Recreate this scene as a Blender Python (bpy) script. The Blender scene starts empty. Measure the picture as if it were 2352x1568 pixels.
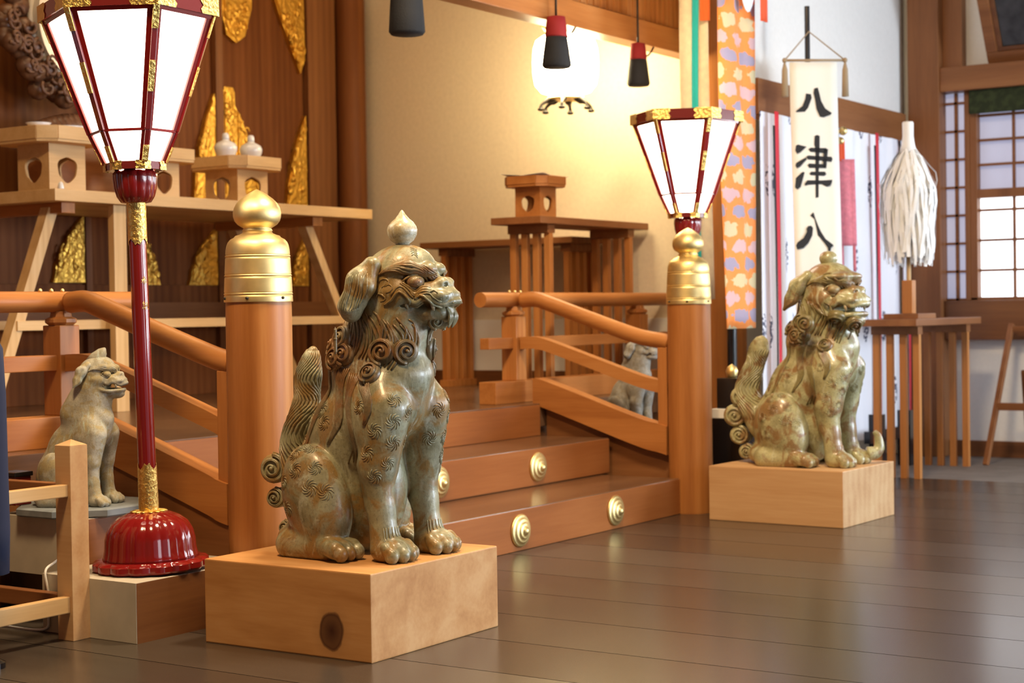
import bpy, bmesh, math, random
import numpy as np
from mathutils import Vector, Matrix
random.seed(7); np.random.seed(7)
PI = math.pi
scene = bpy.context.scene
COL = scene.collection

# ------------------------------------------------------------------ materials
def newmat(name):
    m = bpy.data.materials.new(name); m.use_nodes = True
    nt = m.node_tree; nt.nodes.clear()
    out = nt.nodes.new('ShaderNodeOutputMaterial'); b = nt.nodes.new('ShaderNodeBsdfPrincipled')
    nt.links.new(b.outputs[0], out.inputs[0])
    return m, nt, b
def nd(nt, t, **kw):
    n = nt.nodes.new(t)
    for k, v in kw.items():
        if k in n.inputs.keys(): n.inputs[k].default_value = v
        else: setattr(n, k, v)
    return n
def ramp(nt, fac, stops):
    r = nt.nodes.new('ShaderNodeValToRGB'); e = r.color_ramp.elements
    while len(e) > 1: e.remove(e[-1])
    e[0].position = stops[0][0]; e[0].color = (*stops[0][1], 1)
    for p, c in stops[1:]:
        q = e.new(p); q.color = (*c, 1)
    nt.links.new(fac, r.inputs[0]); return r
def mixc(nt, fac, a, b):
    m = nt.nodes.new('ShaderNodeMix'); m.data_type = 'RGBA'
    def put(i, v):
        if hasattr(v, 'is_output'): nt.links.new(v, m.inputs[i])
        elif isinstance(v, (int, float)): m.inputs[i].default_value = v
        else: m.inputs[i].default_value = (*v, 1)
    put(0, fac); put(6, a); put(7, b); return m.outputs[2]
def math_(nt, op, a, b=None, c=None):
    m = nt.nodes.new('ShaderNodeMath'); m.operation = op
    for i, v in enumerate((a, b, c)):
        if v is None: continue
        if hasattr(v, 'is_output'): nt.links.new(v, m.inputs[i])
        else: m.inputs[i].default_value = v
    return m.outputs[0]
def coords(nt, scale=(1, 1, 1), kind='Object', loc=(0, 0, 0), rot=(0, 0, 0)):
    t = nt.nodes.new('ShaderNodeTexCoord'); m = nt.nodes.new('ShaderNodeMapping')
    m.inputs['Scale'].default_value = scale; m.inputs['Location'].default_value = loc; m.inputs['Rotation'].default_value = rot
    nt.links.new(t.outputs[kind], m.inputs[0]); return m.outputs[0]
def bump(nt, b, h, strength=.2, dist=.002):
    n = nd(nt, 'ShaderNodeBump', Strength=strength, Distance=dist)
    nt.links.new(h, n.inputs['Height']); nt.links.new(n.outputs[0], b.inputs['Normal'])

def wood(name, dark, mid, light, axis='z', rough=.45, fine=14., spec=.35, coat=0., rings=True):
    """planed wood: streaks run along the given axis"""
    m, nt, b = newmat(name)
    s = {'x': (.06, 1, 1), 'y': (1, .06, 1), 'z': (1, 1, .06)}[axis]
    v = coords(nt, s)
    n1 = nd(nt, 'ShaderNodeTexNoise', Scale=fine, Detail=5., Roughness=.6, Distortion=.3); nt.links.new(v, n1.inputs['Vector'])
    n2 = nd(nt, 'ShaderNodeTexNoise', Scale=fine * 9, Detail=2.); nt.links.new(v, n2.inputs['Vector'])
    v3 = coords(nt, tuple(2.2 * q for q in s))
    n3 = nd(nt, 'ShaderNodeTexNoise', Scale=2.4, Detail=2.); nt.links.new(v3, n3.inputs['Vector'])
    f = math_(nt, 'ADD', math_(nt, 'MULTIPLY', n1.outputs[0], .55), math_(nt, 'MULTIPLY', n3.outputs[0], .45))
    f = math_(nt, 'ADD', f, math_(nt, 'MULTIPLY', math_(nt, 'SUBTRACT', n2.outputs[0], .5), .22))
    if rings:
        w = nd(nt, 'ShaderNodeTexWave', Scale=fine * .55, Distortion=5., Detail=2.); w.inputs['Detail Scale'].default_value = .6
        nt.links.new(v, w.inputs['Vector'])
        f = math_(nt, 'ADD', f, math_(nt, 'MULTIPLY', math_(nt, 'SUBTRACT', w.outputs[1], .5), .13))
    r = ramp(nt, f, [(.28, dark), (.5, mid), (.72, light)])
    nt.links.new(r.outputs[0], b.inputs['Base Color'])
    b.inputs['Roughness'].default_value = rough; b.inputs['Specular IOR Level'].default_value = spec
    b.inputs['Coat Weight'].default_value = coat; b.inputs['Coat Roughness'].default_value = .15
    bump(nt, b, f, .12, .001)
    return m
def plain(name, col, rough=.5, metal=0., spec=.5, coat=0., noise=.0, nscale=30., bmp=0., emit=None, es=1., sheen=0.):
    m, nt, b = newmat(name)
    if noise or bmp:
        n = nd(nt, 'ShaderNodeTexNoise', Scale=nscale, Detail=4.); nt.links.new(coords(nt), n.inputs['Vector'])
        lo = tuple(max(0, c * (1 - noise)) for c in col); hi = tuple(min(1, c * (1 + noise)) for c in col)
        nt.links.new(ramp(nt, n.outputs[0], [(.3, lo), (.7, hi)]).outputs[0], b.inputs['Base Color'])
        if bmp: bump(nt, b, n.outputs[0], bmp, .003)
    else: b.inputs['Base Color'].default_value = (*col, 1)
    b.inputs['Roughness'].default_value = rough; b.inputs['Metallic'].default_value = metal
    b.inputs['Specular IOR Level'].default_value = spec; b.inputs['Coat Weight'].default_value = coat
    b.inputs['Coat Roughness'].default_value = .06; b.inputs['Sheen Weight'].default_value = sheen
    if emit:
        b.inputs['Emission Color'].default_value = (*emit, 1); b.inputs['Emission Strength'].default_value = es
    return m

# ------------------------------------------------------------------ mesh builder
def ident(p): return p
class MB:
    def __init__(s): s.v = []; s.f = []; s.m = []; s.uv = {}
    def add(s, verts, faces, mi=0):
        o = len(s.v); s.v += [tuple(float(c) for c in q) for q in verts]
        s.f += [tuple(o + i for i in q) for q in faces]; s.m += [mi] * len(faces); return o
    def box(s, lo, hi, mi=0, bev=0.):
        x0, y0, z0 = lo; x1, y1, z1 = hi
        b = min(bev, .45 * (x1 - x0), .45 * (y1 - y0), .45 * (z1 - z0))
        if b <= 0:
            s.add([(x0, y0, z0), (x1, y0, z0), (x1, y1, z0), (x0, y1, z0), (x0, y0, z1), (x1, y0, z1), (x1, y1, z1), (x0, y1, z1)],
                  [(0, 3, 2, 1), (4, 5, 6, 7), (0, 1, 5, 4), (1, 2, 6, 5), (2, 3, 7, 6), (3, 0, 4, 7)], mi); return
        bm = bmesh.new(); bmesh.ops.create_cube(bm, size=1)
        for q in bm.verts: q.co = Vector(((x0 + x1) / 2 + q.co.x * (x1 - x0), (y0 + y1) / 2 + q.co.y * (y1 - y0), (z0 + z1) / 2 + q.co.z * (z1 - z0)))
        bmesh.ops.bevel(bm, geom=bm.edges[:], offset=b, segments=2, affect='EDGES', profile=.6)
        s.bm(bm, mi)
    def bm(s, bm, mi=0, mat=None):
        bm.verts.ensure_lookup_table(); bm.verts.index_update()
        s.add([tuple((mat @ q.co) if mat else q.co) for q in bm.verts], [tuple(q.index for q in f.verts) for f in bm.faces], mi); bm.free()
    def beam(s, a, b, w, h, mi=0, up=(0, 0, 1), bev=.002, roll=0.):
        """rectangular bar from a to b, w across, h along up"""
        a = Vector(a); b = Vector(b); d = (b - a); L = d.length; d.normalize()
        u = Vector(up); u = Vector((0, 1, 0)) if (u - d * u.dot(d)).length < 1e-4 else u; u = (u - d * u.dot(d)).normalized(); r = d.cross(u)
        t = MB(); t.box((-w / 2, -h / 2, 0), (w / 2, h / 2, L), 0, bev)
        M = Matrix((r, u, d)).transposed()
        s.add([tuple(a + M @ Vector(q)) for q in t.v], [tuple(reversed(f)) for f in t.f] if M.determinant() < 0 else t.f, mi)
    def lathe(s, prof, c=(0, 0, 0), n=40, mi=0, lobes=0, amp=0., phase=0., start=0., caps=True, lobefn=None):
        c = Vector(c); vs = []
        for (r, z) in prof:
            for i in range(n):
                a = start + 2 * PI * i / n; q = r
                if lobes: q = r * (1 + amp * (abs(math.sin(lobes * a / 2 + phase)) - .6))
                vs.append((c.x + q * math.cos(a), c.y + q * math.sin(a), c.z + z))
        k = len(prof); fs = []
        for j in range(k - 1):
            for i in range(n):
                i2 = (i + 1) % n
                fs.append((j * n + i, j * n + i2, (j + 1) * n + i2, (j + 1) * n + i))
        if caps:
            fs.append(tuple(reversed(range(n)))); fs.append(tuple(range((k - 1) * n, k * n)))
        s.add(vs, fs, mi)
    def tube(s, pts, rad, n=8, mi=0, caps=True, flat=1., nrm=None):
        P = [Vector(p) for p in pts]; k = len(P)
        if not hasattr(rad, '__len__'): rad = [rad] * k
        T = [(P[min(i + 1, k - 1)] - P[max(i - 1, 0)]).normalized() for i in range(k)]
        u = Vector((0, 0, 1)) if abs(T[0].z) < .9 else Vector((1, 0, 0))
        vs = []
        for i in range(k):
            if nrm is not None: u = Vector(nrm[i])
            u = (u - T[i] * u.dot(T[i]))
            if u.length < 1e-6: u = T[i].orthogonal()
            u.normalize(); w = T[i].cross(u)
            for j in range(n):
                a = 2 * PI * j / n
                vs.append(P[i] + u * (math.cos(a) * rad[i] * flat) + w * (math.sin(a) * rad[i]))
        fs = [(i * n + j, i * n + (j + 1) % n, (i + 1) * n + (j + 1) % n, (i + 1) * n + j) for i in range(k - 1) for j in range(n)]
        if caps: fs += [tuple(reversed(range(n))), tuple(range((k - 1) * n, k * n))]
        s.add(vs, fs, mi)
    def cyl(s, a, b, r0, r1=None, n=20, mi=0):
        s.tube([a, b], [r0, r0 if r1 is None else r1], n, mi)
    def ball(s, c, r, n=14, mi=0, M=None):
        r = (r, r, r) if not hasattr(r, '__len__') else r; m = max(6, n // 2 + 1); vs = []; c = Vector(c)
        for j in range(1, m):
            t = PI * j / m
            for i in range(n):
                a = 2 * PI * i / n; q = Vector((r[0] * math.sin(t) * math.cos(a), r[1] * math.sin(t) * math.sin(a), -r[2] * math.cos(t)))
                vs.append(c + (M @ q if M else q))
        for sg in (-1, 1):
            q = Vector((0, 0, sg * r[2])); vs.append(c + (M @ q if M else q))
        fs = [(j * n + i, j * n + (i + 1) % n, (j + 1) * n + (i + 1) % n, (j + 1) * n + i) for j in range(m - 2) for i in range(n)]
        b0 = (m - 1) * n
        fs += [(b0, (i + 1) % n, i) for i in range(n)] + [(b0 + 1, (m - 2) * n + i, (m - 2) * n + (i + 1) % n) for i in range(n)]
        s.add(vs, fs, mi)
    def prism(s, poly, axis, a, b, mi=0):
        """extrude a 2D polygon along axis ('x','y','z') from a to b"""
        def P(q, t): return {'x': (t, q[0], q[1]), 'y': (q[0], t, q[1]), 'z': (q[0], q[1], t)}[axis]
        n = len(poly); ar = sum(poly[i][0] * poly[(i + 1) % n][1] - poly[(i + 1) % n][0] * poly[i][1] for i in range(n))
        flip = (ar < 0) ^ (axis == 'y')
        vs = [P(q, a) for q in poly] + [P(q, b) for q in poly]
        fs = [tuple(reversed(range(n))), tuple(range(n, 2 * n))] + [(i, (i + 1) % n, n + (i + 1) % n, n + i) for i in range(n)]
        s.add(vs, [tuple(reversed(f)) for f in fs] if flip else fs, mi)
    def xf(s, M):
        s.v = [tuple(M @ Vector(q)) for q in s.v]; return s

MATS = {}
def setprops(o, label=None, cat=None, group=None, kind=None):
    if label: o['label'] = label
    if cat: o['category'] = cat
    if group: o['group'] = group
    if kind: o['kind'] = kind
    return o
def world_of(o):
    M = Matrix.Identity(4)
    while o is not None:
        M = (Matrix.Translation(o.location) @ o.rotation_euler.to_matrix().to_4x4()) @ M; o = o.parent
    return M
def build(name, mb, mat, parent=None, smooth=False, world=True, loc=None):
    """link the collected shape as ONE mesh object; shape coordinates are world ones unless world=False"""
    me = bpy.data.meshes.new(name)
    o = bpy.data.objects.new(name, me); COL.objects.link(o)
    if parent is not None: o.parent = parent
    elif loc is not None: o.location = loc
    vs = mb.v
    if world and (parent is not None or loc is not None):
        I = world_of(o).inverted(); vs = [tuple(I @ Vector(q)) for q in vs]
    me.from_pydata(vs, [], mb.f); 
    for m in (mat if isinstance(mat, (list, tuple)) else [mat]): me.materials.append(MATS[m] if isinstance(m, str) else m)
    if any(mb.m): me.polygons.foreach_set('material_index', mb.m)
    me.validate(); me.update()
    if smooth is True: me.polygons.foreach_set('use_smooth', [True] * len(me.polygons))
    elif smooth:
        me.polygons.foreach_set('use_smooth', [True] * len(me.polygons))
        me.set_sharp_from_angle(angle=math.radians(smooth))
    return o
def thing(name, label, cat, loc=(0, 0, 0), rotz=0., group=None):
    o = bpy.data.objects.new(name, None); COL.objects.link(o); o.empty_display_size = .05
    o.location = loc; o.rotation_euler = (0, 0, rotz)
    return setprops(o, label, cat, group)
def copy_tree(o, parent=None):
    c = o.copy(); COL.objects.link(c); c.parent = parent
    for ch in list(o.children): copy_tree(ch, c)
    return c
def struct(name, mb, mat, smooth=False, label=None):
    o = build(name, mb, mat, None, smooth); o['kind'] = 'structure'
    if label: o['label'] = label
    return o
# ------------------------------------------------------------------ sculpting field (smooth union of solids -> one skin)
class Field:
    def __init__(s, lo, hi, h):
        s.lo = np.array(lo, float); s.h = h; s.n = np.ceil((np.array(hi) - s.lo) / h).astype(int) + 1
        s.D = np.full(s.n, .2, np.float32)
    def _sl(s, lo, hi):
        a = np.clip(np.floor((np.array(lo) - s.lo) / s.h).astype(int), 0, s.n); b = np.clip(np.ceil((np.array(hi) - s.lo) / s.h).astype(int) + 1, 0, s.n)
        g = [(s.lo[i] + s.h * np.arange(a[i], b[i])).astype(np.float32) for i in range(3)]
        return tuple(slice(a[i], b[i]) for i in range(3)), g[0][:, None, None], g[1][None, :, None], g[2][None, None, :]
    def add(s, prim, k=.012):
        f, lo, hi = prim; m = .055; sl, x, y, z = s._sl(np.array(lo) - m, np.array(hi) + m)
        if 0 in s.D[sl].shape: return
        a = s.D[sl]; b = f(x, y, z); h = np.clip(.5 + .5 * (a - b) / k, 0, 1); s.D[sl] = a * (1 - h) + b * h - k * h * (1 - h)
    def cut(s, prim, k=.006):
        f, lo, hi = prim; m = .015; sl, x, y, z = s._sl(np.array(lo) - m, np.array(hi) + m)
        a = s.D[sl]; b = -f(x, y, z); h = np.clip(.5 - .5 * (a - b) / k, 0, 1); s.D[sl] = a * (1 - h) + b * h + k * h * (1 - h)
    def floor(s, z0):
        z = (s.lo[2] + s.h * np.arange(s.n[2])).astype(np.float32)[None, None, :]; s.D = np.maximum(s.D, z0 - z)
    def sample(s, P):
        q = (np.asarray(P, float) - s.lo) / s.h; q = np.clip(q, 0, s.n - 1.001); i = q.astype(int); f = q - i; r = 0
        for dx in (0, 1):
            for dy in (0, 1):
                for dz in (0, 1):
                    w = (f[:, 0] if dx else 1 - f[:, 0]) * (f[:, 1] if dy else 1 - f[:, 1]) * (f[:, 2] if dz else 1 - f[:, 2])
                    r = r + w * s.D[i[:, 0] + dx, i[:, 1] + dy, i[:, 2] + dz]
        return r
    def grad(s, P):
        P = np.asarray(P, float); e = s.h; g = np.stack([s.sample(P + np.eye(3)[i] * e) - s.sample(P - np.eye(3)[i] * e) for i in range(3)], 1)
        return g / (np.linalg.norm(g, axis=1, keepdims=True) + 1e-9)
    def snap(s, P, off=0., it=10):
        P = np.array(P, float)
        for _ in range(it): P = P - s.grad(P) * np.clip(s.sample(P) - off, -.03, .03)[:, None] * .9
        return P
    def mesh(s):
        D = s.D; n = s.n; ins = D < 0
        c = np.zeros(n - 1, np.int8)
        for dx in (0, 1):
            for dy in (0, 1):
                for dz in (0, 1): c += ins[dx:n[0] - 1 + dx, dy:n[1] - 1 + dy, dz:n[2] - 1 + dz]
        act = (c > 0) & (c < 8); ids = np.argwhere(act); idx = np.full(n - 1, -1, np.int64); idx[act] = np.arange(len(ids))
        acc = np.zeros((len(ids), 3)); cnt = np.zeros(len(ids))
        for ax in range(3):
            o = [i for i in range(3) if i != ax]
            for u in (0, 1):
                for v in (0, 1):
                    a = ids.copy(); a[:, o[0]] += u; a[:, o[1]] += v; b = a.copy(); b[:, ax] += 1
                    da = D[a[:, 0], a[:, 1], a[:, 2]]; db = D[b[:, 0], b[:, 1], b[:, 2]]; m = (da < 0) != (db < 0)
                    t = np.where(m, da / np.where(m, da - db, 1), 0); p = a.astype(float); p[:, ax] += t
                    acc[m] += p[m]; cnt[m] += 1
        V = acc / cnt[:, None] * s.h + s.lo; F = []
        for ax in range(3):
            o = [(ax + 1) % 3, (ax + 2) % 3]
            sa = [slice(None)] * 3; sb = [slice(None)] * 3; sa[ax] = slice(0, -1); sb[ax] = slice(1, None)
            A = ins[tuple(sa)]; B = ins[tuple(sb)]; ch = np.argwhere(A != B)
            ok = (ch[:, o[0]] > 0) & (ch[:, o[1]] > 0) & (ch[:, o[0]] < n[o[0]] - 1) & (ch[:, o[1]] < n[o[1]] - 1); ch = ch[ok]
            q = []
            for (u, v) in ((-1, -1), (0, -1), (0, 0), (-1, 0)):
                t = ch.copy(); t[:, o[0]] += u; t[:, o[1]] += v; q.append(idx[t[:, 0], t[:, 1], t[:, 2]])
            q = np.stack(q, 1); fl = ~A[ch[:, 0], ch[:, 1], ch[:, 2]]; q[fl] = q[fl][:, ::-1]; F.append(q)
        return V, np.concatenate(F)
def ell(c, r, R=None):
    c = np.array(c, float); r = np.array(r, float); R = np.eye(3) if R is None else np.array(R)
    def f(x, y, z):
        d = (x - c[0], y - c[1], z - c[2]); q = [d[0] * R[0][i] + d[1] * R[1][i] + d[2] * R[2][i] for i in range(3)]
        k0 = np.sqrt(sum((q[i] / r[i]) ** 2 for i in range(3))); k1 = np.sqrt(sum((q[i] / r[i] ** 2) ** 2 for i in range(3))) + 1e-6
        return k0 * (k0 - 1) / k1
    e = np.sqrt(((R * r[None, :]) ** 2).sum(1)); return f, c - e, c + e
def cap(a, b, ra, rb=None):
    rb = ra if rb is None else rb; a = np.array(a, float); b = np.array(b, float); d = b - a; L2 = (d @ d) + 1e-12
    def f(x, y, z):
        px, py, pz = x - a[0], y - a[1], z - a[2]; t = np.clip((px * d[0] + py * d[1] + pz * d[2]) / L2, 0, 1)
        return np.sqrt((px - t * d[0]) ** 2 + (py - t * d[1]) ** 2 + (pz - t * d[2]) ** 2) - (ra + (rb - ra) * t)
    R = max(ra, rb); return f, np.minimum(a, b) - R, np.maximum(a, b) + R
def spline(P, m=8):
    P = [np.array(p, float) for p in P]; out = []
    for i in range(len(P) - 1):
        p0 = P[max(i - 1, 0)]; p1 = P[i]; p2 = P[i + 1]; p3 = P[min(i + 2, len(P) - 1)]
        for t in np.linspace(0, 1, m, endpoint=False):
            out.append(.5 * (2 * p1 + (p2 - p0) * t + (2 * p0 - 5 * p1 + 4 * p2 - p3) * t * t + (3 * p1 - p0 - 3 * p2 + p3) * t ** 3))
    out.append(P[-1]); return np.array(out)
def rotm(ax, ay, az):
    return np.array((Matrix.Rotation(az, 3, 'Z') @ Matrix.Rotation(ay, 3, 'Y') @ Matrix.Rotation(ax, 3, 'X')))

class Frame:
    def __init__(s, o, az=0., ax=0., k=1.):
        s.o = np.array(o, float); s.R = rotm(ax, 0, az); s.k = k
    def p(s, q): return s.o + s.R @ np.array(q, float) * s.k
    def ps(s, Q): return np.array([s.p(q) for q in Q])
    def ell(s, c, r, R=None): return ell(s.p(c), np.array(r) * s.k, s.R if R is None else s.R @ R)
    def cap(s, a, b, ra, rb=None): return cap(s.p(a), s.p(b), ra * s.k, (ra if rb is None else rb) * s.k)
    def V(s, q): return Vector(s.p(q))

def chain(S, pts, rad, k):
    n = len(pts); rad = [rad] * n if not hasattr(rad, '__len__') else rad
    for i in range(n - 1): S.add(cap(pts[i], pts[i + 1], rad[i], rad[i + 1]), k)

def curl_mesh(c, n, R, up, turns=2.1, th=.012, hand=1, lines=True):
    """a snail curl: low dome with a coiled lock on it"""
    mb = MB(); n = Vector(n).normalized(); u = Vector(up); u = (u - n * u.dot(n)).normalized(); w = n.cross(u); c = Vector(c)
    M = Matrix((u, w, n)).transposed(); t = MB()
    t.lathe([(R * 1.0, -th * 1.6), (R * 1.03, -th * .2), (R * .9, th * .3), (R * .55, th * .55), (.001, th * .7)], n=24)
    mb.add([tuple(c + M @ Vector(q)) for q in t.v], t.f)
    def coil(off, r0, z0):
        pts = []; rr = []
        for i in range(int(22 * turns) + 1):
            f = i / (22 * turns); a = hand * 2 * PI * turns * f; r = (R - r0 * .6 + off) * (1 - f) ** .85 + R * .06
            pts.append(c + M @ Vector((r * math.cos(a), r * math.sin(a), z0 + th * .55 * f))); rr.append(r0 * (1 - .45 * f))
        mb.tube(pts, rr, 7)
    coil(0, R * .13, th * .5)
    if lines:
        coil(-R * .15, R * .045, th * .72); coil(R * .1, R * .05, th * .2)
    mb.ball(c + M @ Vector((0, 0, th * 1.1)), R * .15, 8)
    return mb

def make_lion(name, label, cat, loc, rotz, h=.004, mouth='closed', head_turn=14., jewel='pointed', detail=1, mat='glaze', dark='glaze_dark', pale='glaze_pale', scale=1., ear='drop', head_o=(.012, -.173, .781), horn=False, slim=0., group=None, head_tilt=0., hk=1.):
    root = thing(name, label, cat, loc, rotz, group)
    S = Field((-.26, -.42, -.02), (.26, .40, 1.0), h)
    A = S.add
    # ---- trunk
    wS = 1 - slim
    A(ell((0, -.115, .455), (.128 * wS, .135, .125)), .03)
    A(ell((0, -.15, .52), (.108 * wS, .118, .085)), .03)
    A(ell((0, .0, .33), (.135 * wS, .15, .19), rotm(.45, 0, 0)), .05)
    A(ell((0, .09, .17), (.15 * wS, .135, .17)), .04); A(ell((0, -.05, .2), (.10 * wS, .12, .19)), .03)
    A(ell((0, .10, .045), (.17 * wS, .15, .065)), .03)
    A(cap((0, -.045, .55), (0, -.12, .70), .11, .095), .04)
    A(cap((0, -.15, .55), (0, -.17, .70), .095, .085), .04)
    for s in (-1, 1):
        # ---- foreleg: shoulder, upper arm, wrist, paw with four toes
        A(ell((s * .095, -.155, .41), (.066, .09, .13), rotm(.12, 0, 0)), .025)
        A(cap((s * .094, -.195, .43), (s * .102, -.17, .27), .068, .055), .02)
        A(cap((s * .106, -.165, .28), (s * .104, -.175, .15), .052, .038), .02)
        A(cap((s * .104, -.175, .15), (s * .104, -.19, .04), .038, .044), .02)
        A(cap((s * .104, -.125, .27), (s * .104, -.14, .16), .026, .018), .02)
        A(ell((s * .104, -.215, .03), (.056, .06, .038)), .018)
        for j in range(4):
            tx = s * .104 + (j - 1.5) * .032; ty = -.262 + (.014 if j in (0, 3) else 0)
            A(cap((tx * .3 + s * .104 * .7, -.215, .048), (tx, ty + .012, .036), .019, .018), .006)
            A(ell((tx, ty, .022), (.0175, .023, .023)), .004)
            A(ell((tx, ty + .02, .047), (.016, .016, .014)), .005)
        # ---- haunch and hind foot
        A(ell((s * .138, .036, .165), (.076 * wS, .112, .165), rotm(-.22, s * .08, 0)), .012)
        A(ell((s * .15, .0, .12), (.06, .075, .10)), .02)
        A(cap((s * .155, .12, .035), (s * .165, -.03, .034), .047, .042), .02)
        for j in range(3):
            tx = s * .165 + (j - 1) * .037
            A(cap((tx * .5 + s * .08, -.03, .042), (tx, -.085, .034), .029, .027), .006)
            A(ell((tx, -.105, .024), (.02, .022, .024)), .005)
    # hair between the forelegs and the flank mane locks
    S.cut(cap((0, -.305, .43), (0, -.262, .22), .014), .016); S.cut(cap((0, -.25, .27), (0, -.2, .06), .040), .02)
    # ---- tail: flame on a curled base
    if jewel != 'crest':
        ch = spline([(0, .19, .16), (0, .222, .26), (0, .222, .335), (0, .195, .41), (0, .185, .455), (0, .182, .50), (0, .172, .55), (0, .158, .60)], 6)
        if mouth == 'open': ch = spline([(0, .19, .16), (0, .24, .25), (0, .262, .33), (0, .24, .40), (0, .222, .45), (0, .21, .49), (0, .198, .53), (0, .185, .565)], 6)
        n = len(ch); rr = (1.25 if mouth == 'open' else 1.) * np.interp(np.linspace(0, 1, n), [0, .2, .4, .58, .68, .8, .92, 1], [.045, .042, .034, .025, .028, .031, .019, .004])
        for i in range(n - 1):
            for (ox, f) in ((-.026, .85), (.026, .85), (0, 1)):
                A(cap(ch[i] + (ox * (1 - i / n), 0, 0), ch[i + 1] + (ox * (1 - (i + 1) / n), 0, 0), rr[i] * f, rr[i + 1] * f), .012)
    # ---- head
    H = Frame(head_o, math.radians(head_turn), math.radians(head_tilt), hk)
    A(H.ell((0, .015, .02), (.098, .105, .095)), .03)
    A(H.ell((0, -.01, .06), (.08, .085, .065)), .02)
    A(H.ell((0, -.05, .055), (.062, .05, .048)), .02)
    A(H.ell((0, .02, -.045), (.088, .095, .06)), .03)
    A(H.cap((0, .03, -.05), (0, .0, -.13), .08, .075), .04)
    op = mouth == 'open'
    if hk > 1: A(H.ell((0, -.066, .066), (.098, .066, .022)), .014)
    for s in (-1, 1):
        A(H.ell((s * .032, -.1, .050), (.028, .024, .021)), .010)          # brow knob
        A(H.cap((s * .05, -.085, .045), (s * .078, -.052, .054), .016, .014), .01)
        A(H.cap((s * .078, -.052, .054), (s * .094, -.0, .042), .014, .009), .012)
        S.cut(H.ell((s * .072, -.068, .016), (.032, .03, .021)), .01)         # eye socket
        A(H.ell((s * .072, -.02, -.02), (.034, .05, .04)), .02)              # cheek
        A(H.cap((s * .05, -.085, -.008), (s * .03, -.12, -.002), .02, .022), .012)
        A(H.ell((s * .022, -.133, .007), (.0235, .023, .021)), .005)           # nostril wing
        S.cut(H.ell((s * .03, -.153, .003), (.009, .01, .008)), .004)
        A(H.ell((s * .045, -.115, -.028), (.03, .05, .022)), .015)
    A(H.ell((0, -.125, -.022), (.05, .05, .026)), .012)
    A(H.ell((0, -.14, .004), (.018, .018, .014)), .008)
    A(H.ell((0, -.158, -.038), (.036, .018, .02)), .012)
    A(H.cap((0, -.07, .03), (0, -.125, .008), .026, .018), .015)
    jz = -.03 if op else 0.
    A(H.ell((0, -.085, -.078 + jz), (.066, .07, .03)), .014)
    A(H.ell((0, -.125, -.075 + jz), (.048, .034, .028)), .012)
    if op:
        S.cut(H.ell((0, -.115, -.066), (.075, .075, .017)), .008)
        A(H.ell((0, -.10, -.082), (.04, .055, .012)), .008)
    else:
        S.cut(H.cap((.09, -.02, -.052), (.075, -.09, -.056), .005), .004); S.cut(H.cap((-.09, -.02, -.052), (-.075, -.09, -.056), .005), .004)
    # wavy lip, drawn as a raised ridge
    zl = -.038
    for s in (-1, 1):
        lip = spline([(s * .092, .02, zl - .012), (s * .094, -.012, zl + .004), (s * .088, -.034, zl + .022), (s * .082, -.058, zl + .002), (s * .078, -.078, zl - .008), (s * .074, -.098, zl + .006), (s * .066, -.118, zl + .002), (s * .052, -.142, zl - .014), (s * .028, -.166, zl - .006), (0, -.174, zl - .004)], 4)
        L = H.ps(lip)
        for i in range(len(L) - 1): A(cap(L[i], L[i + 1], .0085), .006)
        for (dz, dy, m0) in ((.013, 0, 6), (.024, 0, 8)):
            for i in range(m0, len(L) - 5): A(cap(L[i] + (0, 0, dz), L[i + 1] + (0, 0, dz), .0055), .005)
        if op:
            lo = H.ps(spline([(s * .088, .0, zl - .018), (s * .082, -.05, zl - .046), (s * .070, -.10, zl - .050), (s * .045, -.145, zl - .046), (0, -.158, zl - .044)], 4))
            for i in range(len(lo) - 1): A(cap(lo[i], lo[i + 1], .009), .008)
        A(H.ell((s * .086, .004, zl + .022), (.02, .03, .016)), .012)
    S.floor(.0)
    # ---- skin
    V, F = S.mesh(); mb = MB(); mb.v = V.tolist(); mb.f = F.tolist(); mb.m = [0] * len(mb.f)
    def lay(pts, r, n=6, off=0., mi=0, flat=1.):
        P = S.snap(pts, off); G = S.grad(P); k = len(P)
        rr = [r * (.35 + .65 * math.sin(PI * min(1, max(0, (i + .6) / (k + .2)))) ** .6) for i in range(k)]
        mb.tube([tuple(q) for q in P], rr, n, mi, nrm=[tuple(g) for g in G], flat=flat)
    def whorl(c, R=.024, arms=10, hand=1):
        c = S.snap([c])[0]; g = S.grad([c])[0]; nV = Vector(g); u = nV.orthogonal().normalized(); w = nV.cross(u)
        P = []; K = 6
        for a in range(arms):
            for i in range(K):
                f = i / (K - 1); r = R * (.22 + .78 * f); t = 2 * PI * a / arms + hand * 1.25 * f
                P.append(c + np.array(u) * r * math.cos(t) + np.array(w) * r * math.sin(t))
        P = S.snap(P, .0004, 5); G = S.grad(P)
        for a in range(arms):
            s0 = slice(a * K, a * K + K)
            mb.tube([tuple(q) for q in P[s0]], [.0012, .0018, .0022, .0024, .0021, .001], 5, 0, nrm=[tuple(q) for q in G[s0]], flat=.9)
        mb.ball(tuple(c), R * .1, 6)
    if detail:
        rnd = random.Random(3)
        for s in (-1, 1):
            for q in [(.125, -.245, .46), (.13, -.245, .40), (.16, -.20, .375), (.12, -.235, .34), (.165, -.17, .31), (.13, -.225, .28), (.15, -.145, .44), (.07, -.27, .42), (.15, -.19, .245), (.06, -.23, .34),
                      (.15, .06, .45), (.16, .02, .40), (.17, .08, .37), (.17, .03, .33), (.19, .08, .31), (.20, -.01, .27), (.215, .06, .26), (.215, .0, .21), (.21, .12, .22), (.21, .1, .14), (.2, -.05, .2), (.1, .14, .42), (.12, .17, .35)]:
                whorl((s * q[0], q[1], q[2]), rnd.uniform(.021, .027), 10, s)
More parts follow.
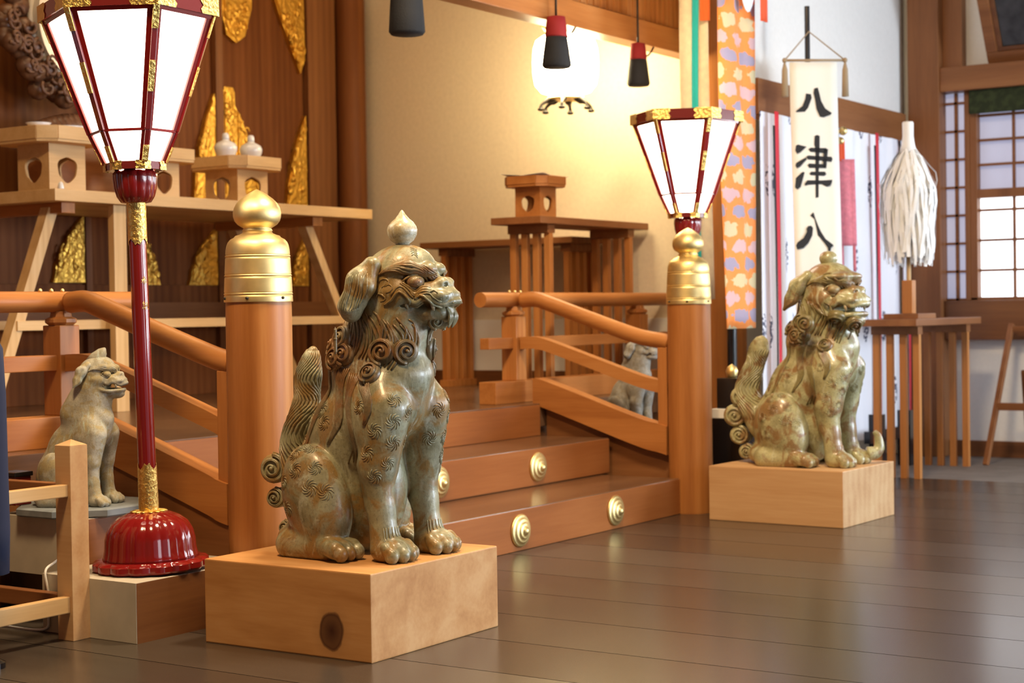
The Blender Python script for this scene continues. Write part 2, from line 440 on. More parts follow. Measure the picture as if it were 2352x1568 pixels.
        # hair on paws
        for s in (-1, 1):
            for j in range(9):
                x = s * .104 + (j - 4) * .012
                lay([(x, -.228 + abs(j - 4) * .002, .10 - i * .008) for i in range(5)], .0022, 5)
    if detail and not op:
        for s in (-1, 1):
            q = [(s * .095, .012, zl - .012), (s * .094, -.012, zl + .004), (s * .088, -.034, zl + .022), (s * .082, -.058, zl + .002), (s * .078, -.078, zl - .008), (s * .074, -.098, zl + .006), (s * .066, -.118, zl + .002), (s * .052, -.142, zl - .014), (s * .028, -.166, zl - .006)]
            lay(H.ps(spline(q, 3)), .0048, 7, .0015)
            for (dz, a, b) in ((.012, 1, 8), (.022, 2, 8), (.031, 3, 7)): lay(H.ps(spline([(p[0], p[1], p[2] + dz) for p in q[a:b]], 3)), .0036, 6, .0008)
            for (x, y, z) in ((.098, .0, -.005), (.099, .012, .012), (.096, .02, -.03)): lay(H.ps([(s * x, y + .016 * math.cos(3 * t), z + .012 * math.sin(3 * t)) for t in np.linspace(0, 1.6, 8)]), .003, 6)
            for j in range(5): lay(H.ps([(s * (.03 + .006 * j), -.06 + .02 * t - .004 * j, .10 - .004 * j + .012 * math.sin(3 * t)) for t in np.linspace(0, 1, 5)]), .0022, 5)
    # mane: long combed strands from the jaw to the ring of curls, then flame locks over the shoulders
    man = MB(); body = mb
    if detail or jewel != 'crest':
        mb = man; m = 64 if detail else 26
        for i in range(m):
            a = -2.75 + 5.5 * i / (m - 1)                      # around the neck, 0 = back
            ca, sa = math.cos(a), math.sin(a); pts = []; zj = .012 * math.sin(i * 1.9) + .008 * math.sin(i * .7); zk = .018 * math.sin(i * 1.1)
            for t in np.linspace(0, 1, 8):
                z = zj + .705 + .04 * ca - t * (.118 + .035 * ca + zk); cy = -.125 - .01 * t; r = .16
                aa = a + .22 * math.sin(3.0 * t) * (1 if a > 0 else -1)
                pts.append((math.sin(aa) * r, cy + math.cos(aa) * r, z))
            lay(pts, .0048 if detail else .009, 6, .0005)
        if detail:
            for s in (-1, 1):
                for (x, y, z, L, dy) in [(.12, -.05, .55, .22, .03), (.13, -.10, .54, .26, .01), (.09, .02, .56, .26, .09), (.13, -.155, .55, .16, -.02)]:
                    for j in range(7):
                        o = (j - 3) * .0062
                        pts = [(s * (x + .03 * t), y + o * (1.25 - 1.1 * t) + dy * t + .014 * math.sin(7 * t), z - L * t) for t in np.linspace(0, 1, 9)]
                        lay(pts, .0042, 6, .001)
        mane = build('mane', man, dark, root, True, False)
        mb = body
    bodyo = build('body', body, mat, root, True, False)
    # ---- tail strands
    if jewel != 'crest' and detail:
        tl = MB(); mb = tl
        for j in range(22):
            a = 2 * PI * j / 22; pts = []
            for i in range(3, n - 1, 2):
                off = rr[i] * 1.2; tdir = .6 * math.sin(i * .35)
                pts.append(ch[i] + np.array((math.cos(a + tdir) * off * 1.3, math.sin(a + tdir) * off, 0)))
            lay(pts, .0045, 6, .0005)
        build('tail_hair', tl, mat, root, True, False); mb = body
    if jewel != 'crest':
        for (c, R, up) in ([((0, .285, .30), .046, (0, 0, 1)), ((0, .315, .215), .050, (0, 0, 1)), ((0, .295, .125), .042, (0, 0, 1)), ((0, .262, .05), .034, (0, 0, 1))] if op else [((0, .300, .238), .044, (0, 0, 1)), ((0, .298, .148), .030, (0, 0, 1)), ((0, .262, .06), .022, (0, 0, 1))]):
            for s in (-1, 1):
                q = (s * (R * .5 + .012), c[1] - R * .1, c[2])
                build('tail_curl', curl_mesh(q, (s, -.3, .08), R, up, 2.3, .016, s), mat, root, True, False)
            t = MB(); t.ball(c, (R * .8, R, R), 18); build('tail_curl', t, mat, root, True, False)
    # ---- ring of mane curls
    if jewel != 'crest':
        k = 0
        for (a, z, R) in [(0, .63, .038), (.5, .645, .036), (-.5, .635, .034), (.95, .655, .04), (-.95, .655, .04), (.85, .585, .034), (-.9, .59, .035), (1.2, .60, .034), (-1.18, .60, .034), (1.75, .59, .032), (-1.72, .592, .033), (1.45, .635, .036), (-1.42, .635, .038), (2.05, .615, .04), (-2.0, .625, .04), (2.65, .60, .036), (-2.6, .605, .037)]:
            p = np.array([[math.sin(a) * .2, -.125 + math.cos(a) * .2, z]]); p = S.snap(p, .004, 16)[0]; g = S.grad([p])[0]
            build('mane_curl', curl_mesh(p, g, R, (0, 0, -1), 2.0, .014, 1 if k % 2 else -1, bool(detail)), dark, root, True, False); k += 1
    # ---- eyes, brows, fangs, beard, ears, jewel
    for s in (-1, 1):
        e = MB(); e.ball(H.V((s * .063, -.070, .014)), (.030 * hk, .026 * hk, .0215 * hk), 22, 0, Matrix(H.R)); 
        d = Vector((s * .62, -.78, .02)).normalized(); c = Vector((s * .063, -.070, .014)) + Vector((d.x * .0292, d.y * .0255, 0))
        u = Vector((0, 0, 1)); w = d.cross(u); ring = [H.V(c - d * .003 + (u * math.cos(t) + w * math.sin(t)) * .0105) for t in np.linspace(0, 2 * PI, 15)]
        e.tube(ring, .0014, 5); e.ball(H.V(c - d * .002), .004, 8)
        build('eye', e, 'glaze_eye' if detail else mat, root, True, False)
        lid = MB()
        for (dz, sg) in ((.0, 1), (.0, -1)):
            pts = [H.V((s * (.040 + .056 * t), -.099 + .056 * t - .010 * math.sin(PI * t), .014 + sg * .0215 * math.sin(PI * t) ** .75)) for t in np.linspace(0, 1, 11)]
            lid.tube(pts, [.002 + .0035 * math.sin(PI * i / 10) for i in range(11)], 7)
        build('eyelid', lid, mat, root, True, False)
        br = MB()
        for j in range(7):
            q = spline([(s * .026, -.124, .017 + .003 * j), (s * .050, -.106, .027 + .004 * j), (s * .076, -.070, .041 + .0045 * j), (s * .094, -.022, .046 + .003 * j), (s * .101, .018 + .003 * j, .040 - .0015 * j)], 4)
            P = S.snap(H.ps(q), .002, 8); kk = len(P)
            br.tube([tuple(v) for v in P], [.0022 + .0034 * math.sin(PI * (i + .5) / kk) for i in range(kk)], 6)
        build('eyebrow', br, dark, root, True, False)
        for (q, L) in [((s * .080, -.048, -.040), .024), ((s * .062, -.122, -.046), .024)] + ([((s * .06, -.118, -.092), -.018)] if op else []):
            fg = MB(); fg.tube([H.V(q), H.V((q[0] * 1.02, q[1] - .003, q[2] - L * .6)), H.V((q[0], q[1] - .004, q[2] - L))], [.008, .0065, .0015], 9)
            build('fang', fg, pale, root, True, False)
        if op:
            for j in range(4):
                q = ((j + .5) * .0115 * s, -.158 + .003 * j, -.052); fg = MB(); fg.ball(H.V(q), (.0055, .005, .008), 10); build('tooth', fg, pale, root, True, False)
        # ear
        er = Field((-.28, -.42, .55), (.28, .2, 1.0), h * (.8 if detail else 1))
        if ear == 'drop':
            for (a, b, ra, rb) in [((.098, .055, .066), (.112, .085, .02), .02, .032), ((.112, .085, .02), (.118, .108, -.055), .032, .034), ((.118, .108, -.055), (.112, .11, -.075), .034, .024),
                                   ((.098, .04, .066), (.118, .055, .0), .016, .02), ((.118, .055, .0), (.12, .07, -.04), .02, .012)]:
                er.add(H.cap((s * a[0], a[1], a[2]), (s * b[0], b[1], b[2]), ra, rb), .022)
            er.cut(H.cap((s * .156, .082, .04), (s * .158, .095, -.05), .012), .014); er.cut(H.cap((s * .145, .05, .03), (s * .146, .058, -.03), .006), .01)
        else:
            for (a, b, ra, rb) in [((.085, .04, .07), (.105, .075, .03), .022, .03), ((.105, .075, .03), (.118, .095, -.02), .03, .024), ((.118, .095, -.02), (.138, .115, -.062), .024, .006)]:
                er.add(H.cap((s * a[0], a[1], a[2]), (s * b[0], b[1], b[2]), ra, rb), .02)
            er.cut(H.cap((s * .14, .06, .04), (s * .15, .085, -.03), .014), .012)
        V2, F2 = er.mesh(); em = MB(); em.v = V2.tolist(); em.f = F2.tolist(); em.m = [0] * len(em.f)
        if detail:
            for j in range(9):
                q = H.ps([(s * .17, .028 + .0115 * j + .02 * t, .055 - .125 * t) for t in np.linspace(.04 * (j % 3), 1, 9)]); P = er.snap(q, .0002, 12); G = er.grad(P)
                em.tube([tuple(v) for v in P], [.0008 + .0022 * math.sin(PI * (i + .5) / 9) for i in range(9)], 5, nrm=[tuple(v) for v in G])
        build('ear', em, mat, root, True, False)
        if jewel != 'crest' and not op:
            bd = curl_mesh(H.V((s * .028, -.118, -.100)), H.R @ np.array((s * .8, -.55, -.1)), .024, (0, 0, -1), 1.8, .014, s)
            for j in range(5):
                o = (j - 2) * .006
                q = spline([(s * (.012 + abs(o)), -.148, -.062), (s * (.018 + o * .9), -.160, -.085), (s * (.016 + o * .8), -.156, -.104), (s * (.013), -.15, -.118)], 4)
                bd.tube([H.V(v) for v in q], [.006 * (1 - .6 * i / len(q)) for i in range(len(q))], 6)
            build('beard', bd, mat, root, True, False)
    j = MB(); top = H.p((0, .0, .12))
    if jewel == 'pointed':
        top = top + np.array((0, 0, .004)); pale = 'glaze_cream'; j.lathe([(.016, -.012), (.020, .004), (.034, .014), (.0425, .03), (.0445, .044), (.041, .056), (.032, .068), (.021, .077), (.011, .089), (.005, .099), (.001, .103)], tuple(top + np.array((0, -.005, -.002))), 32)
        build('jewel', j, pale, root, True, False)
    elif jewel == 'round':
        j.lathe([(.018, -.012), (.02, .0), (.033, .008), (.039, .024), (.040, .034), (.035, .05), (.022, .061), (.001, .066)], tuple(top + np.array((0, 0, -.01))), 28)
        build('jewel', j, mat, root, True, False)
    else:
        j.tube([H.V((0, .03, .07)), H.V((0, .0, .11)), H.V((0, -.03, .15)), H.V((0, -.045, .172))], [.055, .05, .03, .006], 12)
        build('crest', j, mat, root, True, False)
    if horn:
        q = spline([(.10, -.27, .045), (.12, -.30, .05), (.13, -.315, .075), (.128, -.31, .12), (.122, -.295, .145)], 5); k = len(q)
        j = MB(); j.tube([tuple(v) for v in q], [.032 * (1 - .75 * (i / k) ** 1.5) for i in range(k)], 12); build('upturned_toe', j, mat, root, True, False)
    root.scale = (scale,) * 3
    return root
# ------------------------------------------------------------------ camera (eye height .95 m, 59 mm lens)
def make_camera():
    f = 3837.; th = .5913; rho = .015; pit = math.atan((784 - 715) / f)
    Fh = Vector((math.cos(th), math.sin(th), 0)); Rh = Vector((math.sin(th), -math.cos(th), 0)); U = Vector((0, 0, 1))
    Fw = Fh * math.cos(pit) - U * math.sin(pit); U2 = U * math.cos(pit) + Fh * math.sin(pit)
    r = Rh * math.cos(rho) - U2 * math.sin(rho); u = Rh * math.sin(rho) + U2 * math.cos(rho)
    cd = bpy.data.cameras.new('camera'); c = bpy.data.objects.new('camera', cd); COL.objects.link(c)
    c.matrix_world = Matrix((( r.x, u.x, -Fw.x, 0), (r.y, u.y, -Fw.y, 0), (r.z, u.z, -Fw.z, .95), (0, 0, 0, 1)))
    cd.sensor_width = 36.; cd.lens = f / 2352 * 36; cd.clip_start = .05; cd.clip_end = 100
    cd.dof.use_dof = True; cd.dof.focus_distance = 4.78; cd.dof.aperture_fstop = 4.5
    scene.camera = c
make_camera()
# ------------------------------------------------------------------ materials of the place
for ax in 'xyz':
    MATS['hinoki_' + ax] = wood('hinoki_' + ax, (.33, .115, .026), (.44, .17, .043), (.53, .235, .07), ax, .42, 12, .35)
    MATS['pale_' + ax] = wood('pale_' + ax, (.50, .30, .12), (.62, .40, .18), (.70, .48, .24), ax, .5, 14, .3)
    MATS['dark_' + ax] = wood('dark_' + ax, (.10, .035, .012), (.16, .06, .02), (.22, .09, .03), ax, .42, 10, .35)
    MATS['brown_' + ax] = wood('brown_' + ax, (.17, .06, .018), (.24, .092, .03), (.31, .13, .046), ax, .45, 12, .35)
    MATS['tread_' + ax] = wood('tread_' + ax, (.10, .05, .025), (.15, .075, .038), (.2, .105, .052), ax, .22, 10, .5)
def knot_wood():
    m, nt, b = newmat('pedestal_wood'); v = coords(nt, (1, .12, 1))
    n1 = nd(nt, 'ShaderNodeTexNoise', Scale=9., Detail=5., Distortion=.6); nt.links.new(v, n1.inputs['Vector'])
    n2 = nd(nt, 'ShaderNodeTexNoise', Scale=70., Detail=2.); nt.links.new(v, n2.inputs['Vector'])
    f = math_(nt, 'ADD', n1.outputs[0], math_(nt, 'MULTIPLY', math_(nt, 'SUBTRACT', n2.outputs[0], .5), .25))
    r = ramp(nt, f, [(.3, (.46, .21, .065)), (.5, (.57, .29, .105)), (.7, (.64, .36, .15))])
    c2 = coords(nt, (1, 1, .82)); n3 = nd(nt, 'ShaderNodeTexNoise', Scale=16., Detail=3.); nt.links.new(c2, n3.inputs['Vector'])
    dist = nt.nodes.new('ShaderNodeVectorMath'); dist.operation = 'DISTANCE'; nt.links.new(c2, dist.inputs[0]); dist.inputs[1].default_value = (0, .138, .077 * .82)
    d = math_(nt, 'ADD', dist.outputs['Value'], math_(nt, 'MULTIPLY', math_(nt, 'SUBTRACT', n3.outputs[0], .5), .018))
    rg = ramp(nt, d, [(.0, (1, 1, 1)), (.034, (.8, .8, .8)), (.041, (.95, .95, .95)), (.047, (.12, .12, .12)), (.075, (0, 0, 0))])
    nt.links.new(mixc(nt, rg.outputs[0], r.outputs[0], (.055, .016, .008)), b.inputs['Base Color'])
    b.inputs['Roughness'].default_value = .5; b.inputs['Specular IOR Level'].default_value = .3; bump(nt, b, f, .1, .001); return m
MATS['pedestal'] = knot_wood()
MATS['pedestal_plain'] = wood('pedestal_plain', (.48, .26, .11), (.58, .35, .17), (.64, .43, .22), 'y', .5, 10, .3)
MATS['riser'] = wood('riser', (.24, .078, .019), (.32, .108, .028), (.39, .145, .042), 'x', .45, 10, .22)
MATS['door'] = wood('door', (.085, .026, .007), (.14, .046, .012), (.19, .068, .02), 'z', .55, 10, .15)
def floor_mat():
    m, nt, b = newmat('floor_boards'); t = nt.nodes.new('ShaderNodeTexCoord'); sp = nt.nodes.new('ShaderNodeSeparateXYZ'); nt.links.new(t.outputs['Object'], sp.inputs[0])
    u = math_(nt, 'DIVIDE', math_(nt, 'ADD', sp.outputs[0], 10.07), .36); fr = math_(nt, 'FRACT', u); wn = nt.nodes.new('ShaderNodeTexWhiteNoise'); wn.noise_dimensions = '1D'; nt.links.new(math_(nt, 'FLOOR', u), wn.inputs['W'])
    n = nd(nt, 'ShaderNodeTexNoise', Scale=30., Detail=3.); nt.links.new(coords(nt, (1, .05, 1)), n.inputs['Vector'])
    f = math_(nt, 'ADD', math_(nt, 'MULTIPLY', n.outputs[0], .5), math_(nt, 'MULTIPLY', wn.outputs[0], .5))
    c = ramp(nt, f, [(.2, (.036, .028, .022)), (.8, (.064, .051, .039))])
    seam = math_(nt, 'LESS_THAN', fr, .011)
    nt.links.new(mixc(nt, seam, c.outputs[0], (.006, .004, .003)), b.inputs['Base Color'])
    bump(nt, b, math_(nt, 'SUBTRACT', math_(nt, 'MULTIPLY', n.outputs[0], .22), seam), .18, .0012)
    nt.links.new(math_(nt, 'MULTIPLY', math_(nt, 'SUBTRACT', 1., seam), .5), b.inputs['Specular IOR Level'])
    nt.links.new(math_(nt, 'ADD', math_(nt, 'MULTIPLY', wn.outputs[0], .06), .22), b.inputs['Roughness']); return m
MATS['floor'] = floor_mat()
def glaze(name, a, bcol, c, d, scale=7., rough=.36, coat=.18):
    """mottled ceramic glaze: four colours in drifting patches"""
    m, nt, b = newmat(name); v = coords(nt)
    n1 = nd(nt, 'ShaderNodeTexNoise', Scale=scale, Detail=6., Roughness=.62, Distortion=.5); nt.links.new(v, n1.inputs['Vector'])
    n2 = nd(nt, 'ShaderNodeTexNoise', Scale=scale * 1.2, Detail=5., Roughness=.6, Distortion=.9); nt.links.new(coords(nt, loc=(3.1, 1.7, .4)), n2.inputs['Vector'])
    n3 = nd(nt, 'ShaderNodeTexNoise', Scale=scale * 16, Detail=4., Roughness=.7); nt.links.new(v, n3.inputs['Vector'])
    n4 = nd(nt, 'ShaderNodeTexNoise', Scale=scale * 2.2, Detail=6., Roughness=.7, Distortion=1.5); nt.links.new(coords(nt, (1, 1, .35), loc=(.3, 5.7, 2.4)), n4.inputs['Vector'])
    col = ramp(nt, n1.outputs[0], [(.34, a), (.52, bcol), (.68, tuple(min(1, x * 1.25) for x in bcol))]).outputs[0]
    col = mixc(nt, ramp(nt, n2.outputs[0], [(.48, (0, 0, 0)), (.57, (.9, .9, .9))]).outputs[0], col, c)
    col = mixc(nt, ramp(nt, n4.outputs[0], [(.55, (0, 0, 0)), (.68, (.75, .75, .75))]).outputs[0], col, d)
    col = mixc(nt, ramp(nt, n3.outputs[0], [(.5, (0, 0, 0)), (.75, (.55, .55, .55))]).outputs[0], col, tuple(x * .3 for x in a))
    nt.links.new(col, b.inputs['Base Color'])
    b.inputs['Roughness'].default_value = rough; b.inputs['Coat Weight'].default_value = coat; b.inputs['Coat Roughness'].default_value = .12
    h = math_(nt, 'ADD', math_(nt, 'MULTIPLY', n3.outputs[0], .35), n4.outputs[0]); bump(nt, b, h, .35, .004); return m
MATS['glaze'] = glaze('glaze', (.165, .145, .07), (.31, .295, .18), (.27, .155, .042), (.54, .56, .43))
MATS['glaze_dark'] = glaze('glaze_dark', (.11, .078, .033), (.2, .145, .07), (.25, .12, .04), (.36, .3, .19))
MATS['glaze_pale'] = glaze('glaze_pale', (.34, .31, .19), (.52, .50, .36), (.42, .28, .12), (.62, .62, .5))
MATS['glaze_eye'] = glaze('glaze_eye', (.24, .17, .075), (.34, .26, .12), (.28, .14, .06), (.42, .38, .24), 18.)
MATS['glaze_cream'] = glaze('glaze_cream', (.44, .40, .27), (.60, .57, .43), (.42, .34, .19), (.66, .66, .56), 12., .25, .3)
MATS['green_glaze'] = glaze('green_glaze', (.25, .22, .10), (.40, .37, .19), (.26, .14, .05), (.55, .55, .37), 9., .28, .3)
MATS['green_dark'] = glaze('green_dark', (.15, .11, .04), (.22, .18, .07), (.2, .1, .035), (.34, .3, .15), 9., .3, .3)
MATS['stone'] = glaze('stone', (.24, .21, .13), (.40, .38, .30), (.36, .29, .14), (.44, .52, .45), 9., .8, 0.)
MATS['stone_grey'] = glaze('stone_grey', (.20, .19, .16), (.31, .30, .26), (.25, .22, .16), (.40, .39, .34), 12., .8, 0.)
def goldleaf(name, col, rough, pat=0., ps=60.):
    m, nt, b = newmat(name); b.inputs['Metallic'].default_value = 1.; b.inputs['Roughness'].default_value = rough
    n = nd(nt, 'ShaderNodeTexNoise', Scale=18., Detail=3.); nt.links.new(coords(nt), n.inputs['Vector'])
    nt.links.new(ramp(nt, n.outputs[0], [(.3, tuple(c * .8 for c in col)), (.7, col)]).outputs[0], b.inputs['Base Color'])
    if pat:
        vr = nd(nt, 'ShaderNodeTexVoronoi', Scale=ps); nt.links.new(coords(nt), vr.inputs['Vector'])
        n5 = nd(nt, 'ShaderNodeTexNoise', Scale=ps * .9, Detail=2., Distortion=2.5); nt.links.new(coords(nt), n5.inputs['Vector'])
        bump(nt, b, math_(nt, 'ADD', vr.outputs[0], n5.outputs[0]), pat, .004)
    return m
MATS['brass'] = goldleaf('brass', (.95, .74, .33), .46)
MATS['gold'] = goldleaf('gold', (.95, .66, .2), .36, .55, 85.)
MATS['gold_door'] = goldleaf('gold_door', (.78, .48, .09), .40, 1., 34.)
MATS['lacquer'] = plain('lacquer', (.20, .008, .008), .14, 0, .5, .6, .12, 3.)
MATS['lacquer_dark'] = plain('lacquer_dark', (.15, .012, .010), .25, 0, .5, .3)
MATS['paper_lit'] = plain('paper_lit', (.85, .8, .7), .7, emit=(1., .86, .66), es=4.2)
MATS['paper_lit_far'] = plain('paper_lit_far', (.85, .8, .7), .7, emit=(1., .87, .68), es=4.2)
MATS['globe_lit'] = plain('globe_lit', (.9, .85, .7), .6, emit=(1., .80, .46), es=26.)
MATS['plaster'] = plain('plaster', (.70, .60, .44), .9, 0, .2, 0, .04, 40., .1)
MATS['plaster_white'] = plain('plaster_white', (.78, .77, .74), .9, 0, .2, 0, .02, 40., .05)
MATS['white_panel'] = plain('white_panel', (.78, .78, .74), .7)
MATS['dark_metal'] = plain('dark_metal', (.025, .018, .012), .45, .2)
MATS['black_lacquer'] = plain('black_lacquer', (.006, .006, .008), .2, 0, .5, .4)
MATS['black_hair'] = plain('black_hair', (.012, .013, .016), .8, bmp=.6, nscale=200.)
MATS['red_cloth'] = plain('red_cloth', (.26, .01, .012), .8)
MATS['scarlet'] = plain('scarlet', (.62, .03, .05), .75)
MATS['porcelain'] = plain('porcelain', (.72, .74, .76), .18, 0, .5, .4)
MATS['paper_white'] = plain('paper_white', (.93, .93, .91), .8)
MATS['slab'] = plain('slab', (.20, .23, .25), .6, noise=.2, nscale=20.)
MATS['box_grey'] = plain('box_grey', (.48, .44, .36), .7, noise=.08, nscale=12.)
MATS['teal'] = plain('teal', (.02, .52, .50), .75)
MATS['cream_cloth'] = plain('cream_cloth', (.88, .76, .50), .85, noise=.08, nscale=30.)
MATS['orange_cloth'] = plain('orange_cloth', (.80, .17, .03), .8)
MATS['vermilion'] = plain('vermilion', (.85, .10, .02), .7)
MATS['pink_cloth'] = plain('pink_cloth', (.72, .22, .28), .8, noise=.15, nscale=40.)
MATS['banner'] = plain('banner', (.83, .85, .80), .85)
MATS['ink'] = plain('ink', (.012, .013, .017), .7)
MATS['tan_cloth'] = plain('tan_cloth', (.35, .27, .17), .9)
MATS['navy'] = plain('navy', (.015, .02, .05), .9)
MATS['white_cable'] = plain('white_cable', (.8, .8, .76), .4)
MATS['day_pane'] = plain('day_pane', (.8, .85, .9), .6, emit=(.88, .94, 1.), es=1.25)
MATS['fill_pane'] = plain('fill_pane', (.8, .85, .9), .6, emit=(.84, .92, 1.), es=8.)  # glow raised on the unseen windows so they fill the hall with daylight
MATS['dim_pane'] = plain('dim_pane', (.5, .52, .62), .6, emit=(.50, .54, .78), es=.27)
MATS['picture_dark'] = plain('picture_dark', (.03, .03, .033), .35, noise=.6, nscale=14.)
MATS['mirror_metal'] = plain('mirror_metal', (.72, .68, .60), .4, .4)
MATS['carved'] = wood('carved', (.06, .025, .012), (.11, .05, .025), (.17, .085, .045), 'z', .4, 16)
MATS['ceiling'] = wood('ceiling_boards', (.12, .06, .03), (.17, .09, .045), (.22, .12, .06), 'y', .6, 8)
def curtain_mat():
    m, nt, b = newmat('white_curtain'); t = nt.nodes.new('ShaderNodeTexCoord'); sp = nt.nodes.new('ShaderNodeSeparateXYZ'); nt.links.new(t.outputs['Object'], sp.inputs[0])
    zz = math_(nt, 'ADD', math_(nt, 'DIVIDE', sp.outputs[2], .40), 10.35); row = math_(nt, 'FLOOR', zz)
    xx = math_(nt, 'ADD', math_(nt, 'DIVIDE', sp.outputs[0], .30), math_(nt, 'MULTIPLY', row, .37)); fx = math_(nt, 'SUBTRACT', math_(nt, 'FRACT', math_(nt, 'ADD', xx, 20)), .5); fz = math_(nt, 'SUBTRACT', math_(nt, 'FRACT', zz), .5)
    d = math_(nt, 'ADD', math_(nt, 'POWER', math_(nt, 'DIVIDE', fx, .12), 2.), math_(nt, 'POWER', math_(nt, 'DIVIDE', fz, .24), 2.))
    n = nd(nt, 'ShaderNodeTexNoise', Scale=48., Detail=1.); nt.links.new(coords(nt), n.inputs['Vector'])
    msk = math_(nt, 'MULTIPLY', math_(nt, 'LESS_THAN', d, 1.), math_(nt, 'GREATER_THAN', n.outputs[0], .5))
    nt.links.new(mixc(nt, msk, (.84, .86, .93), (.09, .10, .16)), b.inputs['Base Color']); b.inputs['Roughness'].default_value = .85; return m
MATS['curtain'] = curtain_mat()
def brocade():
    m, nt, b = newmat('orange_brocade'); t = nt.nodes.new('ShaderNodeTexCoord'); sp = nt.nodes.new('ShaderNodeSeparateXYZ'); nt.links.new(t.outputs['Object'], sp.inputs[0])
    zz = math_(nt, 'ADD', math_(nt, 'DIVIDE', sp.outputs[2], .088), 50.); row = math_(nt, 'FLOOR', zz)
    xx = math_(nt, 'ADD', math_(nt, 'ADD', math_(nt, 'DIVIDE', sp.outputs[0], .20), 20.), math_(nt, 'MULTIPLY', row, .5))
    fx = math_(nt, 'SUBTRACT', math_(nt, 'FRACT', xx), .5); fz = math_(nt, 'SUBTRACT', math_(nt, 'FRACT', zz), .5)
    n = nd(nt, 'ShaderNodeTexNoise', Scale=26., Detail=2.); nt.links.new(coords(nt), n.inputs['Vector'])
    d = math_(nt, 'ADD', math_(nt, 'POWER', math_(nt, 'DIVIDE', fx, .40), 2.), math_(nt, 'POWER', math_(nt, 'DIVIDE', fz, .44), 2.)); d = math_(nt, 'ADD', d, math_(nt, 'MULTIPLY', math_(nt, 'SUBTRACT', n.outputs[0], .5), 2.4))
    w = nt.nodes.new('ShaderNodeTexWhiteNoise'); w.noise_dimensions = '1D'; nt.links.new(math_(nt, 'ADD', math_(nt, 'MODULO', row, 3.), .3), w.inputs['W'])
    pick = ramp(nt, math_(nt, 'DIVIDE', math_(nt, 'MODULO', row, 3.), 3.), [(0., (.72, .42, .42)), (.3, (.70, .56, .30)), (.6, (.36, .30, .42))]); pick.color_ramp.interpolation = 'CONSTANT'
    nt.links.new(mixc(nt, math_(nt, 'LESS_THAN', d, .8), (.95, .27, .03), pick.outputs[0]), b.inputs['Base Color']); b.inputs['Roughness'].default_value = .7; b.inputs['Sheen Weight'].default_value = .2; return m
MATS['brocade'] = brocade()
def valance():
    m, nt, b = newmat('green_valance'); n = nd(nt, 'ShaderNodeTexNoise', Scale=20., Detail=2.); nt.links.new(coords(nt), n.inputs['Vector'])
    nt.links.new(ramp(nt, n.outputs[0], [(.45, (.018, .028, .008)), (.6, (.035, .05, .015))]).outputs[0], b.inputs['Base Color']); b.inputs['Roughness'].default_value = .9; return m
MATS['valance'] = valance()
# ------------------------------------------------------------------ the room
b = MB(); b.box((-4, -7, -.12), (8.86, 4.5, 0)); struct('floor', b, 'floor')
b = MB(); b.box((8.86, -7, -.12), (10.3, 4.7, 0)); MATS['floor_matt'] = plain('floor_matt', (.16, .14, .125), .6, noise=.2, nscale=6.); struct('floor.001', b, 'floor_matt')
b = MB(); b.box((1.0, 4.55, .38), (8.6, 7.1, .495)); b.box((1.0, 4.48, .38), (8.6, 4.55, .495), 0, .004); struct('floor.002', b, 'tread_x')
b = MB(); b.box((1.0, 4.5, 0), (8.75, 4.56, .38)); struct('wall_plinth', b, 'dark_z')
b = MB(); b.box((-4, -7, 4.3), (10.6, 7.2, 4.4)); struct('ceiling', b, 'ceiling')
b = MB(); b.box((-4.1, -7, 0), (-4, 7.2, 4.3)); struct('wall_left', b, 'brown_z')
b = MB(); b.box((-4, 4.6, 0), (1.0, 4.7, 4.3)); struct('wall_front_left', b, 'brown_z')
# right wall: white plaster around the windows
b = MB()
b.box((10.3, -7, 0), (10.42, 4.6, .73)); b.box((10.3, -7, 2.42), (10.42, 4.6, 4.3)); b.box((10.3, 3.58, .73), (10.42, 4.6, 2.42))
for (y0, y1) in ((1.72, 2.02), (.02, .32), (-1.68, -1.38), (-7, -3.08)): b.box((10.3, y0, .73), (10.42, y1, 2.42))
struct('wall_right', b, 'plaster_white')
b = MB(); b.box((10.265, -7, 0), (10.3, 3.58, .10), 0, .004); struct('baseboard_right', b, 'dark_y')
b = MB(); b.box((10.14, 3.585, 0), (10.34, 3.785, 4.3), 0, .006); struct('trim_1', b, 'brown_z', label='square brown post in the corner beside the lattice window')
b = MB(); b.box((10.16, -7, 2.275), (10.3, 3.585, 2.425), 0, .005); struct('trim_2', b, 'brown_y')
b = MB(); b.box((10.2, -7, .73), (10.34, 3.585, .975), 0, .005); struct('trim_3', b, 'dark_y')
b = MB(); b.box((10.22, 3.46, 2.425), (10.3, 3.585, 4.2), 0, .004); b.box((10.24, 3.43, .975), (10.3, 3.46, 2.275), 0, .004); struct('trim_4', b, 'brown_z')
